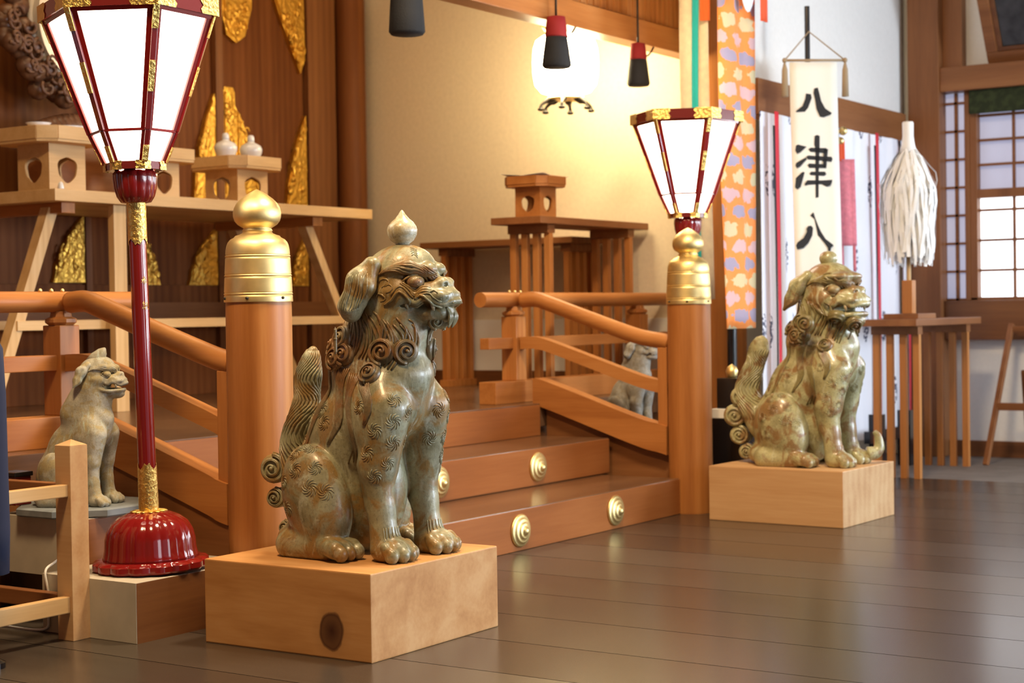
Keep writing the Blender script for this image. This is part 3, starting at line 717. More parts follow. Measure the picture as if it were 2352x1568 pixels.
def window(n, y0, y1, label=None):
    w = MB(); z0, z1, zm0, zm1 = .975, 2.275, 1.61, 1.665
    for (a, c) in (((10.25, y0, z0), (10.32, y0 + .045, z1)), ((10.25, y1 - .045, z0), (10.32, y1, z1)), ((10.25, y0, z1 - .03), (10.32, y1, z1)), ((10.25, y0, z0 - .02), (10.32, y1, z0 + .02)), ((10.253, y0 + .04, zm0), (10.318, y1 - .04, zm1))): w.box(a, c, 0, .003)
    o = struct('window_%d' % n, w, 'brown_z', label=label)
    lo = MB(); lo.box((10.325, y0, z0), (10.33, y1, zm0 + .02)); build('pane', lo, 'day_pane' if n == 1 else 'fill_pane', o)
    up = MB(); up.box((10.325, y0, zm0 + .03), (10.33, y1, z1)); build('pane', up, 'dim_pane' if n == 1 else 'fill_pane', o)
    g = MB(); k = max(1, round((y1 - y0) / .235)); 
    for i in range(1, k): y = y1 - .045 - (y1 - y0 - .09) * i / k; g.box((10.28, y - .008, z0), (10.3, y + .008, z1), 0)
    for i in range(1, 4): z = z0 + (zm0 - z0) * i / 3.4; g.box((10.282, y0, z - .008), (10.302, y1, z + .008), 0)
    for i in range(1, 4): z = zm1 + (z1 - zm1) * i / 4; g.box((10.282, y0, z - .008), (10.302, y1, z + .008), 0)
    build('lattice', g, 'brown_y', o)
window(1, 2.02, 3.43, 'lattice window with bright lower panes'); window(2, .32, 1.72); window(3, -1.38, .02); window(4, -3.08, -1.68)  # only the first is in view; the others are put in to give daylight
# the narrow sliding screen between the corner post and the window
s5 = MB(); s5.box((10.27, 3.45, .735), (10.285, 3.585, 2.27)); o = struct('window_5', s5, 'dim_pane', label='narrow lavender screen beside the corner post')
g = MB()
for i in range(9): g.box((10.25, 3.45, .80 + i * .175), (10.27, 3.585, .815 + i * .175))
g.box((10.25, 3.505, .74), (10.27, 3.525, 2.27)); build('lattice', g, 'brown_y', o)
t = MB(); t.box((10.2, 2.05, 2.13), (10.225, 3.415, 2.277), 0, .003); setprops(build('valance', t, 'valance'), 'dark green cloth valance across the top of the lattice window', 'valance')
# hanging wall over the white curtains
b = MB(); b.box((8.01, 3.84, 2.15), (10.2, 3.92, 4.3)); struct('wall_upper', b, 'plaster_white')
b = MB(); b.box((8.01, 3.80, 1.965), (10.15, 3.93, 2.155), 0, .005); struct('trim_5', b, 'brown_x')
b = MB(); b.box((8.75, 4.6, 0), (10.42, 4.7, 4.3)); struct('wall_rear', b, 'plaster_white')
# inner room
b = MB(); b.box((8.6, 4.5, .38), (8.72, 7.2, 4.3)); struct('wall_inner', b, 'plaster')
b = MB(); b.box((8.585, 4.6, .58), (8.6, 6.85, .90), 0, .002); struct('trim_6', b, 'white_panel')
b = MB(); b.box((8.56, 4.6, .495), (8.6, 6.85, .585), 0, .003); struct('baseboard_inner', b, 'dark_y')
b = MB(); b.box((1.0, 7.02, .38), (8.72, 7.12, 4.3)); struct('wall_back', b, 'dark_z')
b = MB(); b.lathe([(.10, 0), (.103, .02), (.10, .04), (.10, 3.8)], (8.44, 6.90, .495), 28); struct('trim_7', b, 'door', 40, 'round wooden pillar in the far corner of the inner room')
b = MB(); b.lathe([(.155, 0), (.155, 4.3)], (8.76, 4.42, 0), 32); struct('trim_8', b, 'hinoki_z', 40, 'round wooden pillar behind the orange brocade hanging')
b = MB(); b.box((4.6, 4.44, 2.385), (8.72, 4.56, 2.515), 0, .006); struct('trim_9', b, 'hinoki_x', label='long wooden lintel beam across the opening')
b = MB(); b.box((4.6, 4.48, 2.515), (8.72, 4.53, 3.6))
for i in range(60): b.box((4.62 + i * .068, 4.473, 2.53), (4.67 + i * .068, 4.48, 3.6))
struct('trim_10', b, 'hinoki_z', label='slatted wooden screen above the lintel')
# doors of the inner sanctuary with gilt fittings
def leaf(pts): return [(p[0], p[1]) for p in pts]
def door(n, x0, x1):
    d = MB(); d.box((x0, 6.965, .495), (x1, 7.02, 3.6), 0, .003)
    d.box((x0, 6.945, 1.02), (x1, 6.966, 1.13), 0, .003)
    return struct('door_%d' % n, d, 'door')
D1 = door(1, 5.3, 6.22); D2 = door(2, 6.25, 7.24); D3 = door(3, 7.29, 8.05)
b = MB(); b.box((8.06, 6.93, .495), (8.33, 7.02, 4.0)); struct('trim_11', b, 'dark_z')
b = MB(); b.box((6.215, 6.93, .495), (6.255, 6.965, 3.6)); b.box((7.235, 6.93, .495), (7.295, 6.962, 3.6)); struct('trim_12', b, 'dark_z')
b = MB(); b.box((5.2, 6.90, .93), (8.33, 6.945, 1.03)); struct('trim_13', b, 'dark_x')
def gilt(parent, poly):
    m = MB(); m.prism(poly, 'y', 6.938, 6.964); cx = sum(p[0] for p in poly) / len(poly); cz = sum(p[1] for p in poly) / len(poly)
    m.prism([(cx + (x - cx) * .84, cz + (z - cz) * .88) for x, z in poly], 'y', 6.930, 6.94); r = random.Random(int(cx * 100))
    n = len(poly)
    for k in range(26):                      # chased tendrils and bosses in relief
        q = poly[r.randrange(n)]; f = r.uniform(.1, .74); x, z = cx + (q[0] - cx) * f, cz + (q[1] - cz) * f
        if k % 2: m.ball((x, 6.929, z), (.016, .010, .022), 8)
        else:
            a = r.uniform(0, 6); m.tube([(x + .03 * (1 - u) * math.cos(a + 5 * u), 6.927, z + .04 * (1 - u) * math.sin(a + 5 * u)) for u in np.linspace(0, .85, 7)], .006, 6)
    build('gilt_fitting', m, 'gold_door', parent)
def half(x, z0, z1, w, sg):        # a half palmette standing against the door edge at x
    P = [(x, z0)]
    for t in np.linspace(0, 1, 19): P.append((x + sg * max(.006, w * (1 - t ** 1.7) ** .9 * (1 - .05 * abs(math.sin(t * 4 * PI)))), z0 + (z1 - z0) * t))
    P.append((x, z1)); return P
gilt(D2, half(7.232, 1.62, 2.26, .19, -1)); gilt(D3, half(7.40, 1.62, 2.2, .22, 1)); gilt(D3, [(7.30, 1.62), (7.40, 1.62), (7.40, 2.28), (7.385, 2.31), (7.315, 2.31), (7.30, 2.28)])
gilt(D3, half(8.045, 1.60, 2.2, .20, -1)); gilt(D3, [(8.045, 2.05 + .5), (8.04, 3.0), (7.72, 3.0), (7.80, 2.82), (7.92, 2.6), (8.0, 2.46)])
gilt(D3, [(7.30, 3.1), (7.30, 2.75), (7.34, 2.62), (7.42, 2.58), (7.50, 2.63), (7.56, 2.8), (7.58, 3.1)]); gilt(D2, [(7.23, 3.1), (7.23, 2.85), (7.12, 2.9), (6.9, 3.1)])
gilt(D1, half(6.21, 1.14, 1.50, .22, -1)); gilt(D2, half(6.55, 1.13, 1.46, .22, 1)); gilt(D2, half(7.232, 1.13, 1.46, .24, -1)); gilt(D3, half(8.045, 1.13, 1.46, .16, -1))
# ------------------------------------------------------------------ pedestals and the guardian lions
def pedestal(label, x, y, rz, wx, wy, h, mat):
    m = MB(); m.box((0, 0, 0), (wx, wy, h), 0, .004)
    o = build('pedestal', m, mat, None, False, False); o.location = (x, y, 0); o.rotation_euler.z = rz
    return setprops(o, label, 'pedestal', 'timber pedestals under the glazed lions')
pedestal('square pine block with a big dark knot, under the nearer glazed lion', 3.53, 2.844, .009, .617, .614, .244, 'pedestal')
pedestal('plain square timber block under the farther green glazed lion', 6.701, 2.807, -.024, .56, .648, .244, 'pedestal_plain')
make_lion('guardian_lion', 'large brown and grey glazed guardian lion with closed mouth and pointed jewel on its head', 'statue', (3.85, 3.15, .244), 0., h=.003, group='glazed guardian lions')
make_lion('guardian_lion', 'large olive green glazed guardian lion with open mouth and round knob on its head', 'statue', (6.975, 3.115, .244), .06, h=.0045, mouth='open', head_turn=-16., hk=1.12, jewel='round', detail=1, mat='green_glaze', dark='green_dark', pale='glaze_pale', ear='swept', horn=True, head_o=(-.005, -.135, .765), group='glazed guardian lions')
make_lion('stone_lion', 'small weathered stone lion with pointed crest behind the low fence post', 'statue', (3.69, 4.2, .347), .42, h=.006, mouth='open', head_turn=8., jewel='crest', detail=0, mat='stone', dark='stone', pale='stone', ear='swept', scale=.53, slim=.1, group='small stone lions')
make_lion('stone_lion', 'small grey stone lion half hidden behind the farther stair railing', 'statue', (7.33, 4.23, .347), .0, h=.007, mouth='closed', head_turn=10., jewel='crest', detail=0, mat='stone_grey', dark='stone_grey', pale='stone_grey', ear='drop', scale=.52, group='small stone lions')
def stone_base(label, cx, lab2):
    t = thing('plinth', label, 'plinth', (cx, 4.21, 0))
    m = MB(); m.box((cx - .13, 4.06, 0), (cx + .17, 4.40, .135)); build('foot', m, 'black_lacquer', t)
    m = MB(); m.box((cx - .168, 4.03, .135), (cx + .20, 4.42, .317)); m.box((cx - .17, 4.031, .136), (cx - .168, 4.419, .317), 1); m.box((cx - .17, 4.031, .317), (cx + .199, 4.419, .318), 1); build('box', m, ['brown_x', 'box_grey'], t)
    m = MB(); m.lathe([(.19, 0), (.2, .006), (.2, .024), (.19, .029)], (0, 0, 0), 8, start=PI / 8); m.v = [(cx + .01 + v[0] * 1.12, 4.205 + v[1] * 1.1, .318 + v[2]) for v in m.v]; build('slab', m, 'slab', t)
stone_base('grey box plinth with a dark slate slab under the left stone lion', 3.73, '')
stone_base('grey box plinth with a slab behind the farther newel post', 7.33, '')

# ------------------------------------------------------------------ staircase
t = thing('staircase', 'broad wooden stairs of three steps with gilt studs on the risers', 'stairs', (5.5, 4.08, 0))
for k, (y0, y1, z, xe) in enumerate([(3.671, 4.10, .166, 1.34), (4.082, 4.49, .337, 1.40)]):
    x0, x1 = 5.5 - xe, 5.5 + xe
    m = MB(); m.box((x0, y0 + .006, .0 if k == 0 else .168), (x1, y0 + .04, z - .03)); r = build('riser', m, 'riser', t)
    m = MB(); m.box((x0, y0, z - .03), (x1, y1, z), 0, .004); build('tread', m, 'tread_x', t)
    m = MB(); m.box((x0, y0 - .002, z - .165), (x1, y0 + .02, z - .004), 0, .002); build('facing', m, 'riser', t)
    for xb in (4.755, 5.5, 6.245):
        m = MB(); m.lathe([(.066, 0), (.066, .006), (.060, .012), (.052, .011), (.050, .017), (.043, .021), (.035, .019), (.033, .025), (.027, .029), (.020, .027), (.018, .031), (.013, .037), (.006, .041), (.0005, .042)], n=32)
        m.v = [(xb + .02 * k + v[0], y0 - .002 - v[2], z - .085 + v[1]) for v in m.v]; m.f = [tuple(reversed(f)) for f in m.f]; build('boss', m, 'brass', t, True)
m = MB(); m.box((4.10, 4.472, .338), (6.90, 4.48, .488), 0, .002); build('riser', m, 'riser', t)

# ------------------------------------------------------------------ newel posts
def newel(label, x, y, R, zb, ztop):
    t = thing('newel_post', label, 'post', (x, y, 0), 0, 'newel posts at the foot of the stairs')
    m = MB(); m.lathe([(R * .97, 0), (R * .99, .01), (R * .97, zb - .02), (R * .96, zb + .01)], (x, y, 0), 40); build('shaft', m, 'hinoki_z', t, 40)
    def ring(z, d=.004): return [(z - .006, 0), (z - .003, -d), (z, 0), (z + .004, d * .9), (z + .008, 0)]
    m = MB(); P = [(1.01, 0), (1.01, .012), (1.02, .016), (1.0, .022)]
    def rad(z): return R * (1.01 - .075 * max(0, min(1, z / .17)) ** 1.3)
    Q = [(R * 1.008, zb), (R * 1.012, zb + .004), (R * 1.008, zb + .012)]
    for zc in (.026, .085, .148):
        for (dz, dr) in ((-.018, 0), (-.012, 0), (-.0062, 0), (-.005, -.0014), (-.0035, -.0014), (-.0022, .0004), (0, .0012), (.0022, .0004), (.0035, -.0014), (.005, -.0014), (.0062, 0), (.012, 0), (.018, 0)): Q.append((rad(zc + dz) + dr, zb + zc + dz))
    Q += [(R * .925, zb + .174), (R * .905, zb + .184), (R * .87, zb + .193), (R * .80, zb + .202), (R * .69, zb + .2085), (R * .65, zb + .214), (R * .56, zb + .217), (R * .46, zb + .222), (R * .41, zb + .229)]
    m.lathe(Q, (x, y, 0), 48); c = build('brass_cap', m, 'brass', t, 50)
    for a in (3.55, 4.65, 2.6): 
        n = MB(); n.ball((x + R * 1.01 * math.cos(a), y + R * 1.01 * math.sin(a), zb + .012), (.006, .006, .005), 8); build('nail', n, 'dark_metal', c, True)
    m = MB(); z = zb + .227; H = ztop - z
    m.lathe([(R * .42, 0), (R * .45, H * .03), (R * .42, H * .06), (R * .40, H * .08), (R * .46, H * .11), (R * .58, H * .17), (R * .66, H * .25), (R * .70, H * .35), (R * .705, H * .45), (R * .675, H * .56), (R * .60, H * .67), (R * .48, H * .77), (R * .33, H * .86), (R * .17, H * .94), (R * .07, H * .98), (.001, H)], (x, y, z), 40)
    build('finial', m, 'brass', t, True)
newel('thick round wooden post with brass onion finial, behind the nearer lion', 4.046, 3.705, .110, .993, 1.358)
newel('thick round wooden post with brass onion finial, beside the farther lion', 6.945, 3.665, .104, .972, 1.328)

# ------------------------------------------------------------------ sloping stair railings and level landing railings
def stair_rail(label, X, sg):
    YE = 3.82 if sg < 0 else 3.773
    t = thing('stair_railing', label, 'railing', (X, 4.15, .2), 0, 'sloping railings beside the stairs')
    m = MB(); P = spline([(X, 4.60, 1.005), (X, 4.52, 1.008), (X, 4.44, .985), (X, 4.2, .905), (X, 3.95, .825), (X, YE + .04, .80), (X, YE, .79)], 6); m.tube([tuple(p) for p in P], .038, 18); build('handrail', m, 'hinoki_y', t, True)
    def plank(name, pts, w, h, mat):
        m = MB(); P = spline(pts, 6); n = len(P); vs = []
        for p in P: vs += [(X - w / 2, p[1], p[2] - h / 2), (X + w / 2, p[1], p[2] - h / 2), (X + w / 2, p[1], p[2] + h / 2), (X - w / 2, p[1], p[2] + h / 2)]
        fs = [(i * 4 + j, i * 4 + (j + 1) % 4, i * 4 + 4 + (j + 1) % 4, i * 4 + 4 + j) for i in range(n - 1) for j in range(4)] + [(3, 2, 1, 0), tuple(range(4 * n - 4, 4 * n))]
        m.add(vs, fs); build(name, m, mat, t, 40)
    plank('middle_rail', [(X, 4.60, .792), (X, 4.51, .792), (X, 4.40, .765), (X, 3.95, .618), (X, YE + .04, .585), (X, YE, .573)], .058, .06, 'hinoki_y')
    plank('stringer', [(X, 4.52, .548), (X, 4.44, .535), (X, 3.95, .375), (X, YE + .05, .345), (X, YE, .332)], .085, .135, 'hinoki_y')
    m = MB(); m.box((X - .03, YE, .285), (X + .03, YE + .05, .77), 0, .004); build('end_post', m, 'hinoki_z', t)
    m = MB(); m.prism([(YE, .002), (4.47, .002), (4.47, .50), (YE, .27)], 'x', X + sg * .005, X + sg * .035); build('side_board', m, 'brown_y', t)
stair_rail('sloping railing behind the red lacquer lantern pole, left of the stairs', 4.046, -1); stair_rail('sloping railing on the right of the stairs beside the farther brass-capped post', 6.95, 1)
def landing_rail(label, x0, x1, xm0, xm1, posts, X):
    t = thing('landing_railing', label, 'railing', ((x0 + x1) / 2, 4.6, .495), 0, 'level railings along the landing')
    y = 4.655
    m = MB(); m.tube([(x0, y, 1.008), (x1, y, 1.008)], .037, 18); build('top_rail', m, 'hinoki_x', t, 40)
    m = MB(); m.box((xm0, y - .027, .765), (xm1, y + .027, .82), 0, .003); build('middle_rail', m, 'hinoki_x', t)
    m = MB(); m.box((xm0 + .02, y - .05, .495), (xm1 - .02, y + .05, .605), 0, .004); build('sill', m, 'hinoki_x', t)
    for x in posts:
        m = MB(); m.box((x - .045, y - .045, .605), (x + .045, y + .045, .925), 0, .004); p = build('post', m, 'hinoki_z', t)
        m = MB(); m.lathe([(.045, 0), (.058, .01), (.058, .022), (.04, .03), (.036, .05)], (x, y, .925), 8, start=PI / 8); build('post_cap', m, 'hinoki_z', p)
    for i in range(3): k = MB(); k.ball((X + (.0, .05, .1)[i] - .05, y - .01, 1.048), (.008, .008, .008), 8); build('nail', k, 'brass', t, True)
landing_rail('level round-topped railing on the landing behind the left stone lion', 1.3, 4.44, 1.3, 4.23, (4.05, 2.9, 1.8), 4.0)
landing_rail('level round-topped railing on the landing right of the stairs', 6.66, 8.52, 6.69, 8.52, (6.95, 8.2), 6.95)

# ------------------------------------------------------------------ standing hexagonal lanterns
def lantern(label, x, y, z0, a0, paper, kanji, tilt=(0, 0, 0)):
    t = thing('standing_lantern', label, 'lantern', (x, y, z0), 0, 'red standing lanterns')
    c = (x, y, z0); g = 0.
    m = MB(); m.lathe([(.168, 0), (.174, .006), (.174, .022), (.166, .03), (.15, .032)], c, 256, lobes=16, amp=.05); build('base_plate', m, 'lacquer', t, 40)
    m = MB(); m.lathe([(.146, .030), (.142, .04), (.138, .06), (.136, .09), (.130, .115), (.116, .140), (.092, .158), (.064, .170), (.04, .174)], c, 288, lobes=18, amp=.024); build('dome_base', m, 'lacquer', t, True)
    m = MB()
    for k in range(14):
        a = 2 * PI * k / 14; m.ball((x + .042 * math.cos(a), y + .042 * math.sin(a), z0 + .174), (.016, .009, .004), 8, 0, Matrix.Rotation(a, 3, 'Z'))
    build('petal_ring', m, 'gold', t, True)
    m = MB(); m.lathe([(.0285, .165), (.0272, .30), (.0262, 1.125)], c, 28); pole = build('pole', m, 'lacquer', t, 40)
    def sleeve(zlo, zhi, r0, r1, up):
        m = MB(); n = 48; vs = []
        for i in range(n):
            a = 2 * PI * i / n; w = .022 * (abs(math.sin(2 * a)) ** .6) - .008 * (abs(math.sin(6 * a)))
            zl, zh = (zlo, zhi - .022 + w) if up else (zlo + .022 - w, zhi)
            for (r, z) in ((r0, zl), (r1, zh)): vs.append((x + r * math.cos(a), y + r * math.sin(a), z0 + z))
        m.add(vs, [(2 * i, 2 * ((i + 1) % n), 2 * ((i + 1) % n) + 1, 2 * i + 1) for i in range(n)]); return build('gold_sleeve', m, 'gold', pole, True)
    sleeve(.172, .325, .0308, .0288, True); sleeve(.985, 1.12, .0288, .0292, False)
    m = MB(); m.lathe([(.03, 1.115), (.045, 1.118), (.056, 1.135), (.063, 1.16), (.066, 1.19), (.066, 1.205), (.058, 1.215)], c, 224, lobes=14, amp=.05); build('cup', m, 'lacquer', t, True)
    def hexa(r, z): return [Vector((x + r * math.cos(a0 + PI / 3 * k), y + r * math.sin(a0 + PI / 3 * k), z0 + z)) for k in range(6)]
    def hexring(name, r, z1, z2, th):
        m = MB(); A = hexa(r, z1) + hexa(r, z2) + hexa(r - th, z2) + hexa(r - th, z1)
        m.add(A, [(q * 6 + k, q * 6 + (k + 1) % 6, ((q + 1) % 4) * 6 + (k + 1) % 6, ((q + 1) % 4) * 6 + k) for q in range(4) for k in range(6)]); o = build(name, m, 'lacquer_dark', t)
        e = r * .285
        P = hexa(r + .003, z1 - .002); Q = hexa(r + .003, z2 + .002)
        for k in range(6):
            f = MB()
            for (p0, p1, q0, q1) in ((P[k], P[(k + 1) % 6], Q[k], Q[(k + 1) % 6]), (P[k], P[(k - 1) % 6], Q[k], Q[(k - 1) % 6])):
                d = (p1 - p0).normalized() * e; n = Vector((p0.x - x, p0.y - y, 0)).normalized() * .0
                vs = [p0, p0 + d, p0 + d * 1.08 + (q0 - p0) * .25, p0 + d * .93 + (q0 - p0) * .5, p0 + d * 1.08 + (q0 - p0) * .75, q0 + d, q0]
                f.add(vs, [tuple(range(7))])
            build('corner_fitting', f, 'gold', o)
    R0, R1, R2 = .090, .132, .256; Z0, Z1, Z2 = 1.235, 1.328, 1.680
    hexring('lower_ring', .094, 1.215, 1.238, .03); hexring('top_ring', .274, 1.676, 1.722, .03)
    def pan(Ra, za, Rb, zb):
        A = hexa(Ra, za); B = hexa(Rb, zb)
        for k in range(6):
            k2 = (k + 1) % 6; m = MB(); n = (((A[k] + A[k2]) / 2) - Vector((x, y, A[k].z))).normalized() * .004
            m.add([A[k], A[k2], B[k2], B[k], A[k] - n, A[k2] - n, B[k2] - n, B[k] - n], [(0, 1, 2, 3), (7, 6, 5, 4), (0, 4, 5, 1), (1, 5, 6, 2), (2, 6, 7, 3), (3, 7, 4, 0)]); build('paper_panel', m, paper, t)
    pan(R0 - .006, Z0, R1 - .006, Z1); pan(R1 - .006, Z1, R2 - .006, Z2)
    A, B, Cc = hexa(R0, Z0), hexa(R1, Z1), hexa(R2, Z2)
    for k in range(6):
        up = (A[k] - Vector((x, y, A[k].z))).normalized(); m = MB(); m.beam(A[k], B[k], .015, .014, 0, up); m.beam(B[k], Cc[k], .018, .016, 0, up); r = build('rib', m, 'lacquer', t)
        o = up * .0085
        def sl(p, q, f0, f1, w): g = MB(); g.beam(p + (q - p) * f0 + o, p + (q - p) * f1 + o, w, .004, 0, up, .0008); build('gold_fitting', g, 'gold', r)
        sl(A[k], B[k], 0, .5, .017); sl(B[k], Cc[k], .80, 1., .020); sl(B[k], Cc[k], .30, .55, .0185)
        k2 = (k + 1) % 6; h = MB(); h.beam(B[k], B[k2], .008, .009); build('crossbar', h, 'lacquer', t)
        # inner edge of the frame on each panel
        e = (A[k2] - A[k]).normalized(); h = MB(); n = (up + (A[k2] - Vector((x, y, A[k2].z))).normalized()).normalized()
        h.beam(B[k] + e * .011, Cc[k] + e * .016, .016, .008, 0, n); h.beam(B[k2] - e * .011, Cc[k2] - e * .016, .016, .008, 0, n); h.beam(Cc[k] - Vector((0, 0, .006)), Cc[k2] - Vector((0, 0, .006)), .010, .018, 0, (Cc[k] - B[k]))
        h.beam(A[k] + e * .010, B[k] + e * .011, .009, .008, 0, n); h.beam(A[k2] - e * .010, B[k2] - e * .011, .009, .008, 0, n); build('panel_frame', h, 'lacquer', t)
    if kanji:
        ST = {.878: [((-4, 7), (4, 7)), ((-5, 4.5), (5, 4.5)), ((-6.5, 2), (6.5, 2)), ((0, 9), (0, 2)), ((0, 4), (-7, -4)), ((0, 4), (7, -4)), ((-3, -1.5), (3, -1.5)), ((-4, -4.5), (4, -4.5)), ((0, 0), (0, -9))],
              .802: [((-3, 9), (-6, 5)), ((-6, 5), (-3, 4)), ((-2, 6), (-6, 1)), ((-6, 1), (-2, 1.5)), ((-4, 2), (-4, -8)), ((-6, -2), (-7, -6)), ((-2.4, -2), (-1.6, -5)), ((0, 5), (0, -8)), ((0, 5), (7, 5)), ((7, 5), (7, -7)), ((7, -7), (5.2, -6)), ((3.5, 9), (3.5, 3)), ((3.5, 3), (1, -2)), ((3.5, 2), (6, -2))]}
        ac = 4.55
        for zc, S in ST.items():
            m = MB()
            for (p, q) in S:
                pts = []
                for f in (0, .5, 1): u = (p[0] + (q[0] - p[0]) * f) * .00145; v = (p[1] + (q[1] - p[1]) * f) * .00145; a = ac + u / .027; pts.append((x + .0268 * math.cos(a), y + .0268 * math.sin(a), z0 + zc + v))
                m.tube(pts, .0009, 5)
            build('lettering', m, 'gold', pole)
    t.rotation_euler = tilt
    return t
lantern('tall red lacquer lantern glowing white, in the left foreground', 3.62, 3.775, .182, .08, 'paper_lit', True, (-.019, -.0128, 0))
lantern('glowing hexagonal red lantern behind the farther brass-capped post', 7.262, 3.832, .178, -.12, 'paper_lit_far', True)
m = MB(); m.box((3.402, 3.61, 0), (3.92, 4.015, .176)); m.box((3.40, 3.611, .001), (3.402, 4.014, .176), 1); m.box((3.40, 3.611, .176), (3.919, 4.014, .177), 1); setprops(build('lantern_block', m, ['dark_x', 'box_grey']), 'dark wooden block with pale end, under the red lantern in the left foreground', 'block', 'blocks under the lanterns')
m = MB(); m.box((7.07, 3.64, 0), (7.46, 4.015, .177), 0, .003); setprops(build('lantern_block', m, 'box_grey'), 'block under the farther red lantern, hidden behind the lion pedestal', 'block', 'blocks under the lanterns')

# ------------------------------------------------------------------ low fence frame at the left, and odds and ends around it
t = thing('low_fence', 'low yellow wooden fence with pointed post in the left foreground', 'fence', (3.37, 3.84, 0))
m = MB(); m.box((3.335, 3.806, 0), (3.402, 3.872, .575), 0, .002); m.add([(3.335, 3.806, .575), (3.402, 3.806, .575), (3.402, 3.872, .575), (3.335, 3.872, .575), (3.3685, 3.839, .592)], [(0, 1, 4), (1, 2, 4), (2, 3, 4), (3, 0, 4)]); build('post', m, 'pedestal_plain', t)
m = MB(); m.box((2.955, 3.812, 0), (2.995, 3.860, .575), 0, .002); build('post', m, 'hinoki_z', t)
for (z0, z1) in ((.425, .462), (.083, .132)):
    m = MB(); m.box((2.2, 3.817, z0), (3.335, 3.845, z1), 0, .003); build('rail', m, 'pale_x', t)
    m = MB(); m.box((3.352, 3.872, z0), (3.386, 4.42, z1 - .002), 0, .003); build('rail', m, 'brown_y', t)
m = MB(); m.tube([tuple(p) for p in spline([(3.50, 4.022, .22), (3.44, 4.005, .205), (3.392, 3.99, .185), (3.3932, 3.98, .12), (3.3932, 3.98, .05), (3.3932, 4.02, .005), (3.3932, 4.3, .005)], 7)], .004, 8); setprops(build('cable', m, 'white_cable', None, True), 'thin white cable looping down beside the low fence post', 'cable')
t = thing('lacquer_box', 'small dark red box with black lid behind the low fence at the left edge', 'box', (3.60, 4.35, .348))
m = MB(); m.box((3.565, 4.33, .348), (3.63, 4.40, .44), 0, .003); build('box', m, 'lacquer_dark', t)
m = MB(); m.box((3.56, 4.325, .44), (3.635, 4.405, .455), 0, .003); build('lid', m, 'black_lacquer', t)
t = thing('covered_stand', 'dark navy cloth covered upright at the far left edge of the photo', 'stand', (2.968, 3.72, 0))
m = MB(); m.cyl((2.968, 3.72, .02), (2.968, 3.72, .88), .014, n=12); build('pole', m, 'black_lacquer', t)
m = MB(); m.lathe([(.04, 0), (.04, .015), (.02, .025)], (2.968, 3.72, 0), 24); build('foot', m, 'black_lacquer', t)
m = MB(); vs = []; n = 24
for k in range(n):
    a = 2 * PI * k / n
    for (r, z) in ((.002, .905), (.035, .90), (.05, .87), (.058, .75), (.060, .55), (.062, .38), (.058, .26), (.045, .255), (.04, .55), (.034, .80)):
        q = r * (1 + .10 * math.sin(3 * a) * (1 if z < .8 else .3)); vs.append((2.968 + q * math.cos(a), 3.72 + q * math.sin(a), z))
m.add(vs, [(k * 10 + i, ((k + 1) % n) * 10 + i, ((k + 1) % n) * 10 + i + 1, k * 10 + i + 1) for k in range(n) for i in range(9)])
build('cloth', m, 'navy', t, True)

# ------------------------------------------------------------------ offering tables
t = thing('offering_table', 'long light wooden trestle table before the gilt doors', 'table', (6.35, 6.4, .495))
m = MB(); m.box((5.20, 6.0, 1.49), (7.52, 6.85, 1.545), 0, .003); build('tabletop', m, 'pale_x', t)
for x in (5.32, 7.1):
    m = MB(); m.box((x - .03, 6.06, 1.44), (x + .05, 6.8, 1.49), 0, .002); build('bearer', m, 'hinoki_y', t)
for (xa, xb) in ((5.31, 4.93), (7.12, 7.66)):
    for y in (6.17, 6.7):
        m = MB(); m.beam((xa, y, 1.46), (xb, y, .50), .06, .055, 0, (1, 0, 0)); build('leg', m, 'pale_z', t)
for y in (6.13, 6.74):
    m = MB(); m.box((5.08, y, .895), (7.42, y + .03, .94), 0, .002); build('stretcher', m, 'pale_x', t)
m = MB(); m.box((5.60, 6.05, .495), (5.68, 6.09, 1.49), 0, .002); build('prop', m, 'pale_z', t)
def hassoku(label, x0, y0, lx, ly, zf, zt, along, top, mat, splay=.0, foot=True, group='eight-legged offering tables'):
    t = thing('eight_legged_table', label, 'table', (x0 + lx / 2, y0 + ly / 2, zf), 0, group)
    m = MB(); m.box((x0, y0, zt - .038), (x0 + lx, y0 + ly, zt), 0, .003); build('tabletop', m, top, t)
    for e in (.13, .87) if along == 'x' else (.055, .86):
        m = MB()
        if along == 'x': xc = x0 + lx * e; m.box((xc - .035, y0 + .03, zt - .085), (xc + .035, y0 + ly - .03, zt - .038), 0, .002)
        else: yc = y0 + ly * e; m.box((x0 + .03, yc - .035, zt - .085), (x0 + lx - .03, yc + .035, zt - .038), 0, .002)
        build('bearer', m, top, t)
        m = MB()
        if along == 'x': m.box((xc - .03, y0 + .02, zf), (xc + .03, y0 + ly - .02, zf + .04), 0, .002)
        else: m.box((x0 + .02, yc - .03, zf), (x0 + lx - .02, yc + .03, zf + .04), 0, .002)
        if foot: build('foot_rail', m, mat, t)
        for k in range(4):
            m = MB()
            if along == 'x': y = y0 + .05 + (ly - .10) * k / 3; m.beam((xc, y, zt - .085), (xc + (e - .5) * splay, y, zf + (.04 if foot else 0)), .036, .036)
            else: x = x0 + .05 + (lx - .10) * k / 3; m.beam((x, yc, zt - .085), (x, yc, zf + (.04 if foot else 0)), .036, .036)
            build('leg', m, mat, t)
hassoku('narrow eight-legged table behind the right landing railing, carrying one offering stand', 7.40, 4.775, 1.16, .32, .495, 1.452, 'x', 'brown_x', 'hinoki_z')
hassoku('eight-legged table standing along the beige side wall', 8.23, 5.10, .35, 1.10, .495, 1.38, 'y', 'brown_y', 'hinoki_z')
hassoku('dark eight-legged table on the right carrying the white paper wand', 8.68, 3.205, 1.08, .33, 0., .876, 'x', 'brown_x', 'hinoki_z', foot=False)
